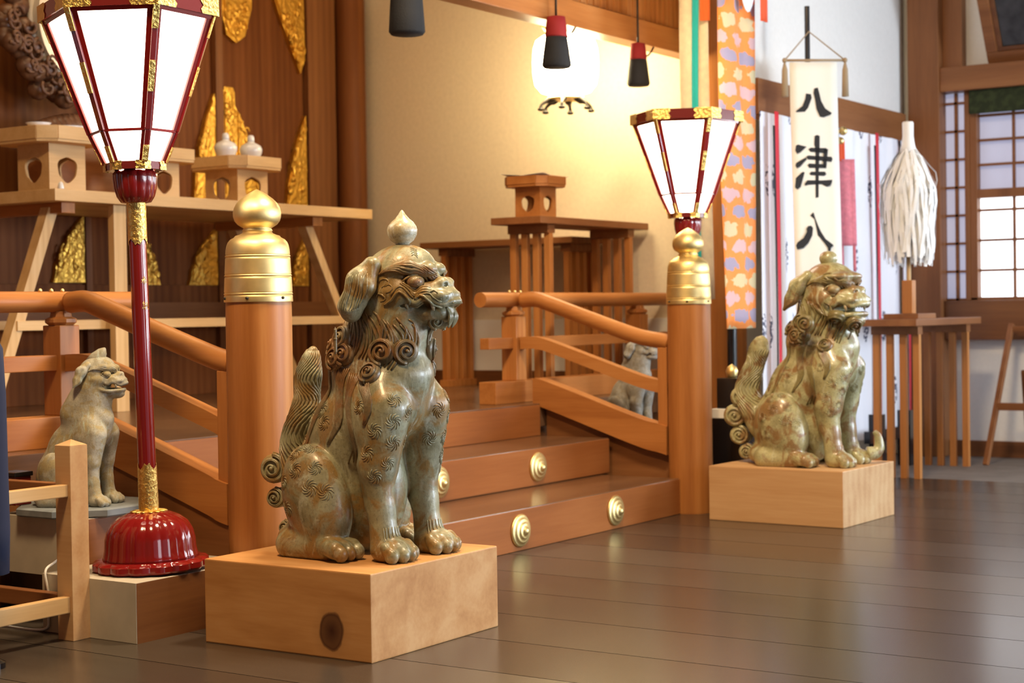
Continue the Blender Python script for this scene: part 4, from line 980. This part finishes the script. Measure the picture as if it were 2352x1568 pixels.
def sanbo(label, cx, cy, z, body=.215, h=.19, tray=.36, rim=.06, mat='pale'):
    t = thing('offering_stand', label, 'stand', (cx, cy, z), 0, 'wooden offering stands')
    b2 = body / 2; pm = MB(); N = 32
    def hole(a): return .27 * body * (1 + .06 * math.cos(3 * a - PI / 2) - .03 * math.cos(6 * a))
    for (nx, ny) in ((-1, 0), (1, 0), (0, -1), (0, 1)):
        vs = []
        for d in (b2, b2 - .010):
            for i in range(N):
                a = 2 * PI * i / N; ca, sa = math.cos(a), math.sin(a); k = 1 / max(abs(ca), abs(sa))
                for (u, v) in ((ca * k * b2, sa * k * h / 2), (ca * hole(a), sa * hole(a) - .006)):
                    X, Y = (nx * d, u * nx) if nx else (-u * ny, ny * d)
                    vs.append((cx + X, cy + Y, z + h / 2 + v))
        fs = []
        for i in range(N):
            j = (i + 1) % N; fs += [(2 * i, 2 * j, 2 * j + 1, 2 * i + 1), (2 * N + 2 * i + 1, 2 * N + 2 * j + 1, 2 * N + 2 * j, 2 * N + 2 * i), (2 * i + 1, 2 * j + 1, 2 * N + 2 * j + 1, 2 * N + 2 * i + 1)]
        pm.add(vs, fs)
    build('body', pm, mat + '_x', t)
    m = MB(); q = tray / 2; c = tray * .17
    oc = [(-q + c, -q), (q - c, -q), (q, -q + c), (q, q - c), (q - c, q), (-q + c, q), (-q, q - c), (-q, -q + c)]
    m.prism([(cx + u, cy + v) for u, v in oc], 'z', z + h, z + h + .012); m.prism([(cx + u * .97, cy + v * .97) for u, v in oc], 'z', z + h + rim - .018, z + h + rim - .006); build('tray', m, mat + '_x', t)
    m = MB()
    for i in range(8):
        p, w = oc[i], oc[(i + 1) % 8]; m.beam((cx + p[0], cy + p[1], z + h + .012 + rim / 2), (cx + w[0], cy + w[1], z + h + .012 + rim / 2), .010, rim)
    build('rim', m, mat + '_x', t)
    return z + h + rim - .006
zt = sanbo('wooden offering stand at the left end of the trestle table, holding two white dishes', 5.40, 6.25, 1.545, .22, .225, .40, .062)
sanbo('wooden offering stand half hidden behind the glowing foreground lantern', 6.05, 6.27, 1.545, .21, .185, .38, .055)
z2 = sanbo('wooden offering stand on the trestle table holding two white sake jars', 6.70, 6.28, 1.545, .235, .185, .40, .055)
for (x, y, lab) in ((6.60, 6.26, 'left of two round white sake jars with a stopper'), (6.775, 6.24, 'right of two round white sake jars with a stopper')):
    t = thing('sake_jar', lab, 'jar', (x, y, z2), 0, 'white sake jars'); 
    m = MB(); m.lathe([(.032, .0), (.038, .008), (.05, .03), (.060, .055), (.062, .072), (.054, .090), (.036, .102), (.022, .108), (.018, .115)], (x, y, z2), 28); build('jar', m, 'porcelain', t, True)
    m = MB(); m.lathe([(.018, .115), (.020, .118), (.018, .140), (.012, .149), (.001, .15)], (x, y, z2), 20); build('stopper', m, 'porcelain', t, True)
for (x, y, r, h0, lab) in ((5.30, 6.22, .06, .042, 'small white dish, left of two on the offering stand'), (5.47, 6.2, .078, .036, 'wider white dish, right of two on the offering stand')):
    m = MB(); m.lathe([(.03, 0), (.034, .01), (r * .8, h0 - .012), (r, h0), (r * .96, h0), (r * .7, h0 - .006), (.001, h0 - .014)], (x, y, zt), 28); setprops(build('dish', m, 'porcelain', None, True), lab, 'dish', 'white dishes')
m = MB(); m.lathe([(.013, 0), (.016, .006), (.010, .03), (.004, .036), (.001, .037)], (5.27, 6.04, 1.545), 14); setprops(build('salt_cone', m, 'porcelain', None, True), 'tiny white cone at the left corner of the trestle table', 'cup')
z3 = sanbo('small wooden offering stand on the eight-legged table, lined with folded white paper', 7.60, 4.935, 1.452, .16, .165, .27, .045, 'hinoki')
m = MB(); q = .135
vs = [(7.60 - q, 4.935 - q, z3 + .03), (7.60 + q, 4.935 - q, z3 + .02), (7.60 + q, 4.935 + q, z3 + .02), (7.60 - q, 4.935 + q, z3 + .035), (7.60, 4.935, z3 + .003)]
for i in range(4): vs.append(tuple((vs[i][k] + vs[(i + 1) % 4][k]) / 2 - (.012 if k == 2 else 0) for k in range(3)))
m.add(vs, [(0, 5, 4), (5, 1, 4), (1, 6, 4), (6, 2, 4), (2, 7, 4), (7, 3, 4), (3, 8, 4), (8, 0, 4)]); o = build('paper_sheet', m, 'paper_white'); o.modifiers.new('solid', 'SOLIDIFY').thickness = .001; setprops(o, 'white paper sheet with raised corners in the small offering stand', 'paper')
# sacred mirror on its carved cloud stand
t = thing('mirror', 'round metal mirror on a dark carved cloud stand behind the dishes', 'mirror', (5.87, 6.66, 1.545))
m = MB(); m.cyl((5.905, 6.62, 2.46), (5.90, 6.655, 2.46), .285, n=56); build('disc', m, 'mirror_metal', t, 40)
m = MB(); m.tube([(5.905 + .288 * math.cos(a), 6.635, 2.46 + .288 * math.sin(a)) for a in np.linspace(0, 2 * PI, 49)], .018, 8); build('rim', m, 'box_grey', t, True)
m = MB(); m.box((5.63, 6.58, 1.545), (6.15, 6.76, 1.84), 0, .006); build('pedestal', m, 'brown_x', t)
m = MB(); rnd = random.Random(5)
for i in range(46):
    f = i / 45; a = PI * (1.02 + .96 * f); r = .36 + rnd.uniform(-.05, .07); x = 5.905 + r * math.cos(a) * 1.05; z = 2.46 + r * math.sin(a) + .02
    m.ball((x, 6.65 + rnd.uniform(-.02, .03), z), (.062, .05, .055), 10)
    q = [(x + .045 * (1 - u) * math.cos(7 * u + i), 6.598 - .012 * u, z + .045 * (1 - u) * math.sin(7 * u + i)) for u in np.linspace(0, .9, 12)]; m.tube(q, .010, 6)
for i in range(16):
    f = i / 15; m.ball((5.905 + (f - .5) * .5, 6.65, 1.87 + .06 * math.sin(f * PI)), (.06, .06, .07), 10)
for i in range(9): m.ball((5.575 - .05 * math.sin(i), 6.66, 2.5 + i * .05), (.07 - .004 * i, .04, .05), 10)
build('cloud_stand', m, 'carved', t, True)
# ------------------------------------------------------------------ hanging things
def tassel(label, x, zb, w, L, red):
    t = thing('tassel', label, 'tassel', (x, 4.40, zb), 0, 'blind tassels under the lintel')
    m = MB(); k = 24; pr = [(w * .44, 0), (w * .5, .012), (w * .47, L * .3), (w * .42, L * .68), (w * .37, L)]; m.lathe(pr, (x, 4.40, zb), 48, lobes=24, amp=.05); build('skirt', m, 'black_hair', t, True)
    if red: m = MB(); m.lathe([(w * .375, L), (w * .38, L + .01), (w * .36, L + red * .5), (w * .31, L + red), (.01, L + red + .006)], (x, 4.40, zb), 24); build('head', m, 'red_cloth', t, True)
    m = MB(); m.tube([(x, 4.40, zb + L + red), (x, 4.40, 2.385 + .3)], .006, 8); build('cord', m, 'dark_metal', t, True)
    if red: m = MB(); xh = x + .17; m.tube([(xh - .1 + .2 * f, 4.45, 2.395 - .07 * math.sin(PI * f)) for f in np.linspace(0, 1, 13)], .005, 6); build('hook', m, 'dark_metal', t, True)
tassel('large black tassel at the top, left of the hanging lantern', 5.775, 2.152, .155, .30, 0.)
tassel('black tassel with dark red top hanging before the glowing globe lantern', 6.985, 2.145, .145, .15, .10)
tassel('black tassel with red top under the lintel, right of the globe lantern', 7.80, 2.14, .120, .14, .085)
cx, cy, cz = 7.95, 4.95, 2.32
t = thing('hanging_lantern', 'glowing white globe lantern hanging by the beige wall', 'lantern', (cx, cy, 2.05))
m = MB(); m.lathe([(.09, -.165), (.14, -.15), (.172, -.11), (.183, -.05), (.185, .02), (.18, .09), (.165, .135), (.13, .16), (.09, .17)], (cx, cy, cz), 36); build('globe', m, 'globe_lit', t, True)
m = MB(); m.lathe([(.10, -.195), (.105, -.185), (.095, -.165), (.07, -.16)], (cx, cy, cz), 24); r = build('base_ring', m, 'brass', t, 40)
for k in range(6):
    a = PI / 3 * k + .4; u = Vector((math.cos(a), math.sin(a), 0)); m = MB(); P = spline([Vector((cx, cy, cz - .185)) + u * .07, Vector((cx, cy, cz - .20)) + u * .11, Vector((cx, cy, cz - .225)) + u * .145, Vector((cx, cy, cz - .25)) + u * .15], 5)
    m.tube([tuple(p) for p in P], [.020, .02, .022, .022, .018, .014, .012, .010, .009, .008, .008, .009, .010, .012, .014, .016][:len(P)], 8); m.ball(tuple(P[-1]), (.02, .02, .01), 8); build('leg', m, 'dark_metal', r, True)
m = MB(); m.lathe([(.10, .165), (.11, .175), (.105, .195), (.05, .205)], (cx, cy, cz), 24)
for k in range(6): a = PI / 3 * k; m.tube([(cx + .1 * math.cos(a), cy + .1 * math.sin(a), cz + .19), (cx + .13 * math.cos(a), cy + .13 * math.sin(a), cz + .22), (cx + .14 * math.cos(a), cy + .14 * math.sin(a), cz + .26)], .008, 6)
build('crown', m, 'brass', t, True)
m = MB(); m.tube([(cx, cy, cz + .2), (cx, cy, 4.3)], .008, 8); build('chain', m, 'dark_metal', t)
# many-coloured streamer beside the opening
def strip(mb, base, wdir, ndir, w, z0, z1, wave=.01, n=24, ph=0., th=.004, off=0.):
    W = Vector(wdir).normalized(); Nn = Vector(ndir).normalized(); vs = []
    for i in range(n + 1):
        z = z0 + (z1 - z0) * i / n
        for j in range(7):
            f = j / 6 - .5
            d = wave * math.sin(f * 9 + ph + z * 1.3) + off
            for s in (0, 1): p = Vector(base) + W * (f * w + .01 * math.sin(z * 2 + ph)) + Nn * (d + s * th); vs.append((p.x, p.y, z))
    fs = []
    for i in range(n):
        for j in range(6):
            a = (i * 7 + j) * 2; b = a + 14; fs += [(a, a + 2, b + 2, b), (a + 1, b + 1, b + 3, a + 3)]
    for i in range(n): 
        for j in (0, 6): a = (i * 7 + j) * 2; b = a + 14; fs.append((a, b, b + 1, a + 1) if j == 0 else (a, a + 1, b + 1, b))
    for j in range(6):
        for i in (0, n): a = (i * 7 + j) * 2; fs.append((a, a + 1, a + 3, a + 2) if i == 0 else (a, a + 2, a + 3, a + 1))
    mb.add(vs, fs)
vd = Vector((.557, -.83, 0)); nv = Vector((-.83, -.557, 0))
t = thing('streamer', 'cream and teal cloth streamer hanging behind the farther lantern', 'streamer', (7.88, 4.08, 3.2))
m = MB(); strip(m, (7.885, 4.10, 0), vd, nv, .15, 1.0, 4.3, .014); build('cream_band', m, 'cream_cloth', t, True)
m = MB(); strip(m, (7.865, 4.09, 0), vd, nv, .034, .75, 4.3, .004, ph=1., off=.022); build('teal_band', m, 'teal', t, True)
m = MB(); strip(m, (7.905, 4.065, 0), vd, nv, .055, 2.46, 4.3, .004, ph=2., off=.026); build('orange_band', m, 'orange_cloth', t, True)
# orange brocade hanging
t = thing('brocade_hanging', 'orange brocade hanging patterned with pale flowers beside the round pillar', 'hanging', (7.76, 3.8, 4.3))
m = MB(); strip(m, (7.765, 3.80, 0), (1, 0, 0), (0, -1, 0), .36, .845, 4.3, .016, 50); build('cloth', m, 'brocade', t, True)
m = MB(); strip(m, (7.565, 3.775, 0), (1, 0, 0), (0, -1, 0), .07, 2.53, 4.3, .002, off=.02); build('ribbon', m, 'vermilion', t, True)
m = MB(); strip(m, (7.955, 3.755, 0), (1, 0, 0), (0, -1, 0), .07, 2.43, 4.3, .002, off=.02); build('ribbon', m, 'vermilion', t, True)
m = MB(); m.ball((7.80, 3.755, 2.72), (.10, .008, .26), 20); build('crest_patch', m, 'curtain', t, True)
m = MB(); m.cyl((7.775, 3.855, 0), (7.775, 3.855, 4.3), .026, n=14); build('pole', m, 'black_lacquer', t, 40)
# white curtains with red and black ribbons
labs = ['white curtain strip beside the orange brocade hanging', 'white curtain behind the black-lettered banner, left part', 'white curtain between the banner and the paper wand', 'white curtain directly behind the white paper wand', 'white curtain edge beside the corner post']
X = [7.965, 8.07, 8.74, 9.47, 9.96, 10.12]
for i in range(5):
    x0, x1 = X[i] + .004, X[i + 1] - .004; t = thing('curtain', labs[i], 'curtain', ((x0 + x1) / 2, 3.79, 1.97), 0, 'white curtains with red ribbons'); m = MB(); n = max(6, int((x1 - x0) / .02)); vs = []
    for k in range(n + 1):
        x = x0 + (x1 - x0) * k / n; d = (.012 * math.sin((x - x0) * 22 + i) + .006 * math.sin(x * 51)) * (.3 if i == 0 else 1)
        for z in (1.975, 1.2, .16): vs += [(x, 3.775 + d * (1 if z < 1.9 else .4), z), (x, 3.779 + d * (1 if z < 1.9 else .4), z)]
    fs = []
    for k in range(n):
        a = k * 6; b = a + 6
        for j in (0, 2): fs += [(a + j, a + j + 2, b + j + 2, b + j), (a + j + 1, b + j + 1, b + j + 3, a + j + 3)]
    m.add(vs, fs); build('cloth', m, 'curtain', t, True)
    if i < 4:
        rb = MB(); strip(rb, (x1 - .0, 3.735, 0), (1, 0, 0), (0, -1, 0), .038, .18, 1.975, .002, 20, th=.003, off=.012); build('red_ribbon', rb, 'scarlet', t, True)
        rb = MB(); strip(rb, (x1 - .030, 3.735, 0), (1, 0, 0), (0, -1, 0), .016, .18, 1.90, .002, 20, th=.003, off=.010); build('black_ribbon', rb, 'ink', t, True)
# black-lettered banner
t = thing('banner', 'tall off-white banner with three black brush characters', 'banner', (8.20, 3.56, 0))
W = Vector((.62, -.785, 0)).normalized(); N = Vector((-.785, -.62, 0)); B0 = Vector((8.19, 3.56, 0)); bw = .252; zt = 2.232
m = MB(); m.cyl(B0 - N * .035 + W * (-.03), B0 - N * .035 + W * (-.03) + Vector((0, 0, 2.53)), .014, n=12); build('pole', m, 'black_lacquer', t)
m = MB(); m.box((-.14, -.08, 0), (.14, .08, .05), 0, .004); m.v = [tuple(B0 - N * .02 + Vector(v)) for v in m.v]; build('foot', m, 'black_lacquer', t)
m = MB(); a = B0 - W * (bw / 2 + .035) + Vector((0, 0, zt + .01)); b = B0 + W * (bw / 2 + .035) + Vector((0, 0, zt + .01)); m.tube([a, b], .007, 8); m.ball(a, .014, 8); m.ball(b, .014, 8); build('rod', m, 'tan_cloth', t, True)
m = MB(); top = B0 - W * .03 + Vector((0, 0, zt + .16)) + N * .0; m.tube([a, top, b], .004, 6); build('string', m, 'tan_cloth', t)
for e in (a, b): m = MB(); m.tube([e + Vector((0, 0, -.01)), e + Vector((0, 0, -.05)), e + Vector((0, 0, -.19))], [.005, .016, .02], 8); build('tassel', m, 'tan_cloth', t, True)
m = MB(); strip(m, B0, W, N, bw, .52, zt, .003, 30, th=.003); build('cloth', m, 'banner', t, True)
KJ = [[(250,155),(290,160),(298,190),(270,270),(245,300),(175,303),(172,295),(225,255),(245,200)], [(318,115),(345,108),(358,150),(375,215),(410,275),(465,312),(455,325),(400,345),(370,340),(340,280),(325,200),(312,150)],
 [(180,570),(195,562),(265,580),(215,625),(190,635),(175,610)], [(262,665),(270,680),(215,740),(190,750),(178,730),(185,708)], [(240,780),(255,785),(225,900),(200,920),(180,905),(185,830),(200,815)],
 [(330,495),(350,486),(370,495),(372,580),(370,800),(374,985),(350,990),(344,800),(338,600),(328,560)], [(280,600),(300,588),(425,592),(440,610),(430,632),(300,622)], [(265,660),(280,650),(470,662),(480,680),(470,702),(440,696),(280,682)], [(278,728),(290,714),(432,722),(430,752),(292,750)], [(408,596),(440,600),(430,752),(402,750)], [(295,795),(308,780),(420,780),(432,800),(415,814),(305,808)], [(258,875),(280,848),(400,850),(482,846),(478,870),(465,895),(440,900),(400,880),(290,885),(262,892)],
 [(295,1215),(320,1212),(335,1230),(330,1290),(300,1350),(260,1390),(210,1400),(200,1370),(210,1345),(260,1310),(285,1260),(282,1235)], [(310,1130),(335,1105),(350,1150),(375,1210),(400,1260),(440,1320),(500,1365),(505,1375),(485,1390),(480,1430),(465,1435),(460,1390),(430,1350),(395,1310),(375,1290),(355,1200),(345,1160)]]
for ki, P in enumerate(KJ):
    if ki in (0, 2, 12): m = MB()
    if sum(P[i][0] * P[(i + 1) % len(P)][1] - P[(i + 1) % len(P)][0] * P[i][1] for i in range(len(P))) > 0: P = P[::-1]
    vs = []
    for d in (.0075, .0045):
        for (x, y) in P: u = (x - 130 - .037 * y) / 385 - .5; q = B0 + W * (u * bw) + N * d; vs.append((q.x, q.y, zt + .045 * .6 - (y + 137) / 385 * bw * 1.0))
    n = len(P); m.add(vs, [tuple(range(n)), tuple(reversed(range(n, 2 * n)))] + [(i, n + i, n + (i + 1) % n, (i + 1) % n) for i in range(n)])
    if ki in (1, 11, 13): build('lettering', m, 'ink', t)
# pink pennant behind the banner
t = thing('pennant', 'small red and pink pennant with gilt top, just right of the banner', 'pennant', (8.56, 3.6, 0))
q = Vector((8.565, 3.60, 0))
m = MB(); m.cyl(q, q + Vector((0, 0, 1.9)), .012, n=10); build('pole', m, 'black_lacquer', t)
m = MB()
for k in range(3): m.ball(q + Vector((.02 * (k - 1), -.02 * (k % 2), 1.90 - .05 * k)), .022, 10)
m.ball(q + W * .035 + Vector((0, 0, 1.905)), .024, 10); build('gilt_top', m, 'brass', t, True)
m = MB(); strip(m, q + W * .02, W, N, .045, 1.74, 1.85, .002, 6, off=.015); build('tab', m, 'vermilion', t, True)
m = MB(); strip(m, q + W * .045, W, N, .10, 1.28, 1.75, .004, 20, off=.015); build('cloth', m, 'pink_cloth', t, True)
m = MB(); strip(m, q + W * .01, W, N, .022, 1.02, 1.28, .004, 8, off=.015); strip(m, q + W * .08, W, N, .016, 1.14, 1.28, .004, 8, off=.015); build('tail', m, 'pink_cloth', t, True)
# white paper wand on its wooden block
t = thing('paper_wand', 'white paper streamer wand standing upright on the right table', 'wand', (8.93, 3.33, .876)); wx, wy = 8.935, 3.34
m = MB(); m.box((wx - .13, wy - .10, .876), (wx + .15, wy + .10, .905), 0, .003); build('base', m, 'brown_x', t)
m = MB(); m.box((wx - .03, wy - .03, .905), (wx + .03, wy + .03, 1.09), 0, .004); build('holder', m, 'hinoki_z', t)
m = MB(); m.cyl((wx, wy, 1.08), (wx + .012, wy, 1.94), .012, n=10); build('rod', m, 'pale_z', t, 40)
m = MB(); m.lathe([(.05, -.06), (.036, -.02), (.030, .03), (.031, .10), (.028, .108)], (wx + .012, wy, 1.86), 16); build('paper_cap', m, 'paper_white', t, True)
m = MB(); rnd = random.Random(11); 
for i in range(330):
    a = rnd.uniform(0, 2 * PI); r = .03 + .135 * math.sqrt(rnd.random()); zt2 = 1.845 - .10 * rnd.random(); zb = 1.16 + .09 * rnd.random() + .25 * (rnd.random() ** 4)
    d = Vector((math.cos(a), math.sin(a), 0)); e = Vector((-math.sin(a), math.cos(a), 0)); w = rnd.uniform(.006, .011); vs = []; n = 8
    for k in range(n + 1):
        f = k / n; rr = .02 + (r - .02) * min(1, f * 2.6) ** .75 * (1 + .04 * math.sin(k * 2 + i)) - .02 * f * f; z = zt2 + (zb - zt2) * f
        p = Vector((wx + .01, wy, z)) + d * rr + e * (.012 * math.sin(f * 7 + i))
        vs += [p - e * w, p + e * w]
    m.add(vs, [(2 * k, 2 * k + 1, 2 * k + 3, 2 * k + 2) for k in range(n)])
o = build('paper_streamers', m, 'paper_white', t); o['kind'] = 'stuff'
# framed picture leaning out above the beam
t = thing('framed_picture', 'dark framed picture leaning out from the wall at the top right', 'picture', (10.25, 2.8, 2.43)); a = .52
def lean(mb): mb.v = [(10.262 - (v[0] * math.cos(a) + v[2] * math.sin(a)), v[1], 2.44 + v[2] * math.cos(a) - v[0] * math.sin(a) * .3) for v in mb.v]; mb.f = [tuple(reversed(f)) for f in mb.f]; return mb
m = MB()
for (lo, hi) in (((0, 2.2, 0), (.045, 3.30, .07)), ((0, 2.2, .83), (.045, 3.30, .9)), ((0, 3.23, .07), (.045, 3.30, .83)), ((0, 2.2, .07), (.045, 2.27, .83))): m.box(lo, hi, 0, .006)
build('frame', lean(m), 'brown_y', t)
m = MB()
for (lo, hi) in (((0, 2.27, .07), (.03, 3.23, .10)), ((0, 2.27, .80), (.03, 3.23, .83)), ((0, 3.2, .1), (.03, 3.23, .8)), ((0, 2.27, .1), (.03, 2.3, .8))): m.box(lo, hi, 0, .003)
build('inner_frame', lean(m), 'dark_y', t)
m = MB(); m.box((.005, 2.3, .1), (.016, 3.2, .8)); build('picture', lean(m), 'picture_dark', t)
# folding easel at the right edge
t = thing('easel', 'slim wooden folding easel leaning by the right wall', 'easel', (9.95, 3.0, 0))
m = MB(); m.beam((10.10, 3.13, .83), (9.74, 3.18, .0), .03, .03); build('leg', m, 'brown_z', t)
m = MB(); m.beam((10.10, 2.70, .83), (9.74, 2.72, .0), .03, .03); build('leg', m, 'brown_z', t)
m = MB(); m.beam((10.0, 3.03, .55), (10.18, 3.055, .0), .028, .028); build('leg', m, 'dark_z', t)
m = MB(); m.beam((9.88, 3.155, .34), (9.88, 2.71, .34), .025, .045); build('crossbar', m, 'brown_y', t)
m = MB(); m.beam((10.09, 3.13, .80), (10.09, 2.70, .80), .025, .03); build('top_bar', m, 'brown_y', t)
# black lacquer pieces beside the far newel and under the banner
t = thing('low_stand', 'low black stand with pale top behind the farther newel post', 'stand', (7.27, 3.55, 0))
m = MB(); m.box((7.09, 3.475, .43), (7.45, 3.632, .475), 0, .003); build('top', m, 'white_panel', t)
m = MB(); m.box((7.095, 3.48, 0), (7.44, 3.63, .43), 0, .003); build('body', m, 'black_lacquer', t)
t = thing('black_casket', 'small black box with gilt knob on the low stand', 'box', (7.165, 3.55, .475))
m = MB(); m.box((7.11, 3.50, .475), (7.22, 3.61, .62), 0, .005); build('box', m, 'black_lacquer', t)
m = MB(); m.lathe([(.02, 0), (.024, .01), (.03, .03), (.022, .05), (.001, .065)], (7.165, 3.555, .62), 16); build('knob', m, 'brass', t, True)
t = thing('banner_rack', 'black lacquer rack on the floor behind the right table', 'rack', (9.45, 3.6, 0))
for x in (9.1, 9.55): m = MB(); m.box((x - .03, 3.56, 0), (x + .03, 3.64, .33), 0, .004); build('post', m, 'black_lacquer', t)
m = MB(); m.box((8.95, 3.58, .17), (9.75, 3.62, .24), 0, .004); build('bar', m, 'black_lacquer', t)
# ------------------------------------------------------------------ light
def area(name, loc, tgt, size, energy, col, sy=None):
    L = bpy.data.lights.new(name, 'AREA'); L.energy = energy; L.color = col; L.size = size; L.shape = 'RECTANGLE' if sy else 'SQUARE'
    if sy: L.size_y = sy
    o = bpy.data.objects.new(name, L); COL.objects.link(o); o.location = loc; o.rotation_euler = (Vector(tgt) - Vector(loc)).to_track_quat('-Z', 'Y').to_euler()
WARM = (1., .68, .36); 
area('daylight_front', (5.5, -6.6, 2.2), (6.0, 2.5, .8), 6., 130, (.85, .92, 1.), 2.6)
area('daylight_side', (9.8, -5.6, 1.9), (4.4, 3.0, .5), 3.4, 500, (.74, .86, 1.), 2.)
area('fill_light_inner', (5.6, 5.6, 4.1), (5.6, 5.6, 0), 1.6, 27, WARM)  # unseen area light added to warm the inner room
area('fill_light_hall', (2.2, 2.6, 4.15), (3.0, 3.2, 0), .6, 85, WARM)  # warm overhead fill put in for the left side of the hall
area('fill_light_side', (4.7, 2.3, 4.15), (4.7, 2.6, 0), .6, 105, (1., .78, .52))  # extra fill from above, added to brighten pedestal tops, treads and near lion
w = bpy.data.worlds.new('world'); scene.world = w; w.use_nodes = True
w.node_tree.nodes['Background'].inputs[0].default_value = (.72, .82, 1., 1); w.node_tree.nodes['Background'].inputs[1].default_value = .22
vs_ = scene.view_settings; vs_.view_transform = 'Standard'; vs_.look = 'None'; vs_.gamma = 1.; vs_.exposure = .85; vs_.use_curve_mapping = False
scene.cycles.max_bounces = 7; scene.cycles.diffuse_bounces = 4; scene.cycles.glossy_bounces = 3; scene.cycles.sample_clamp_indirect = 8.
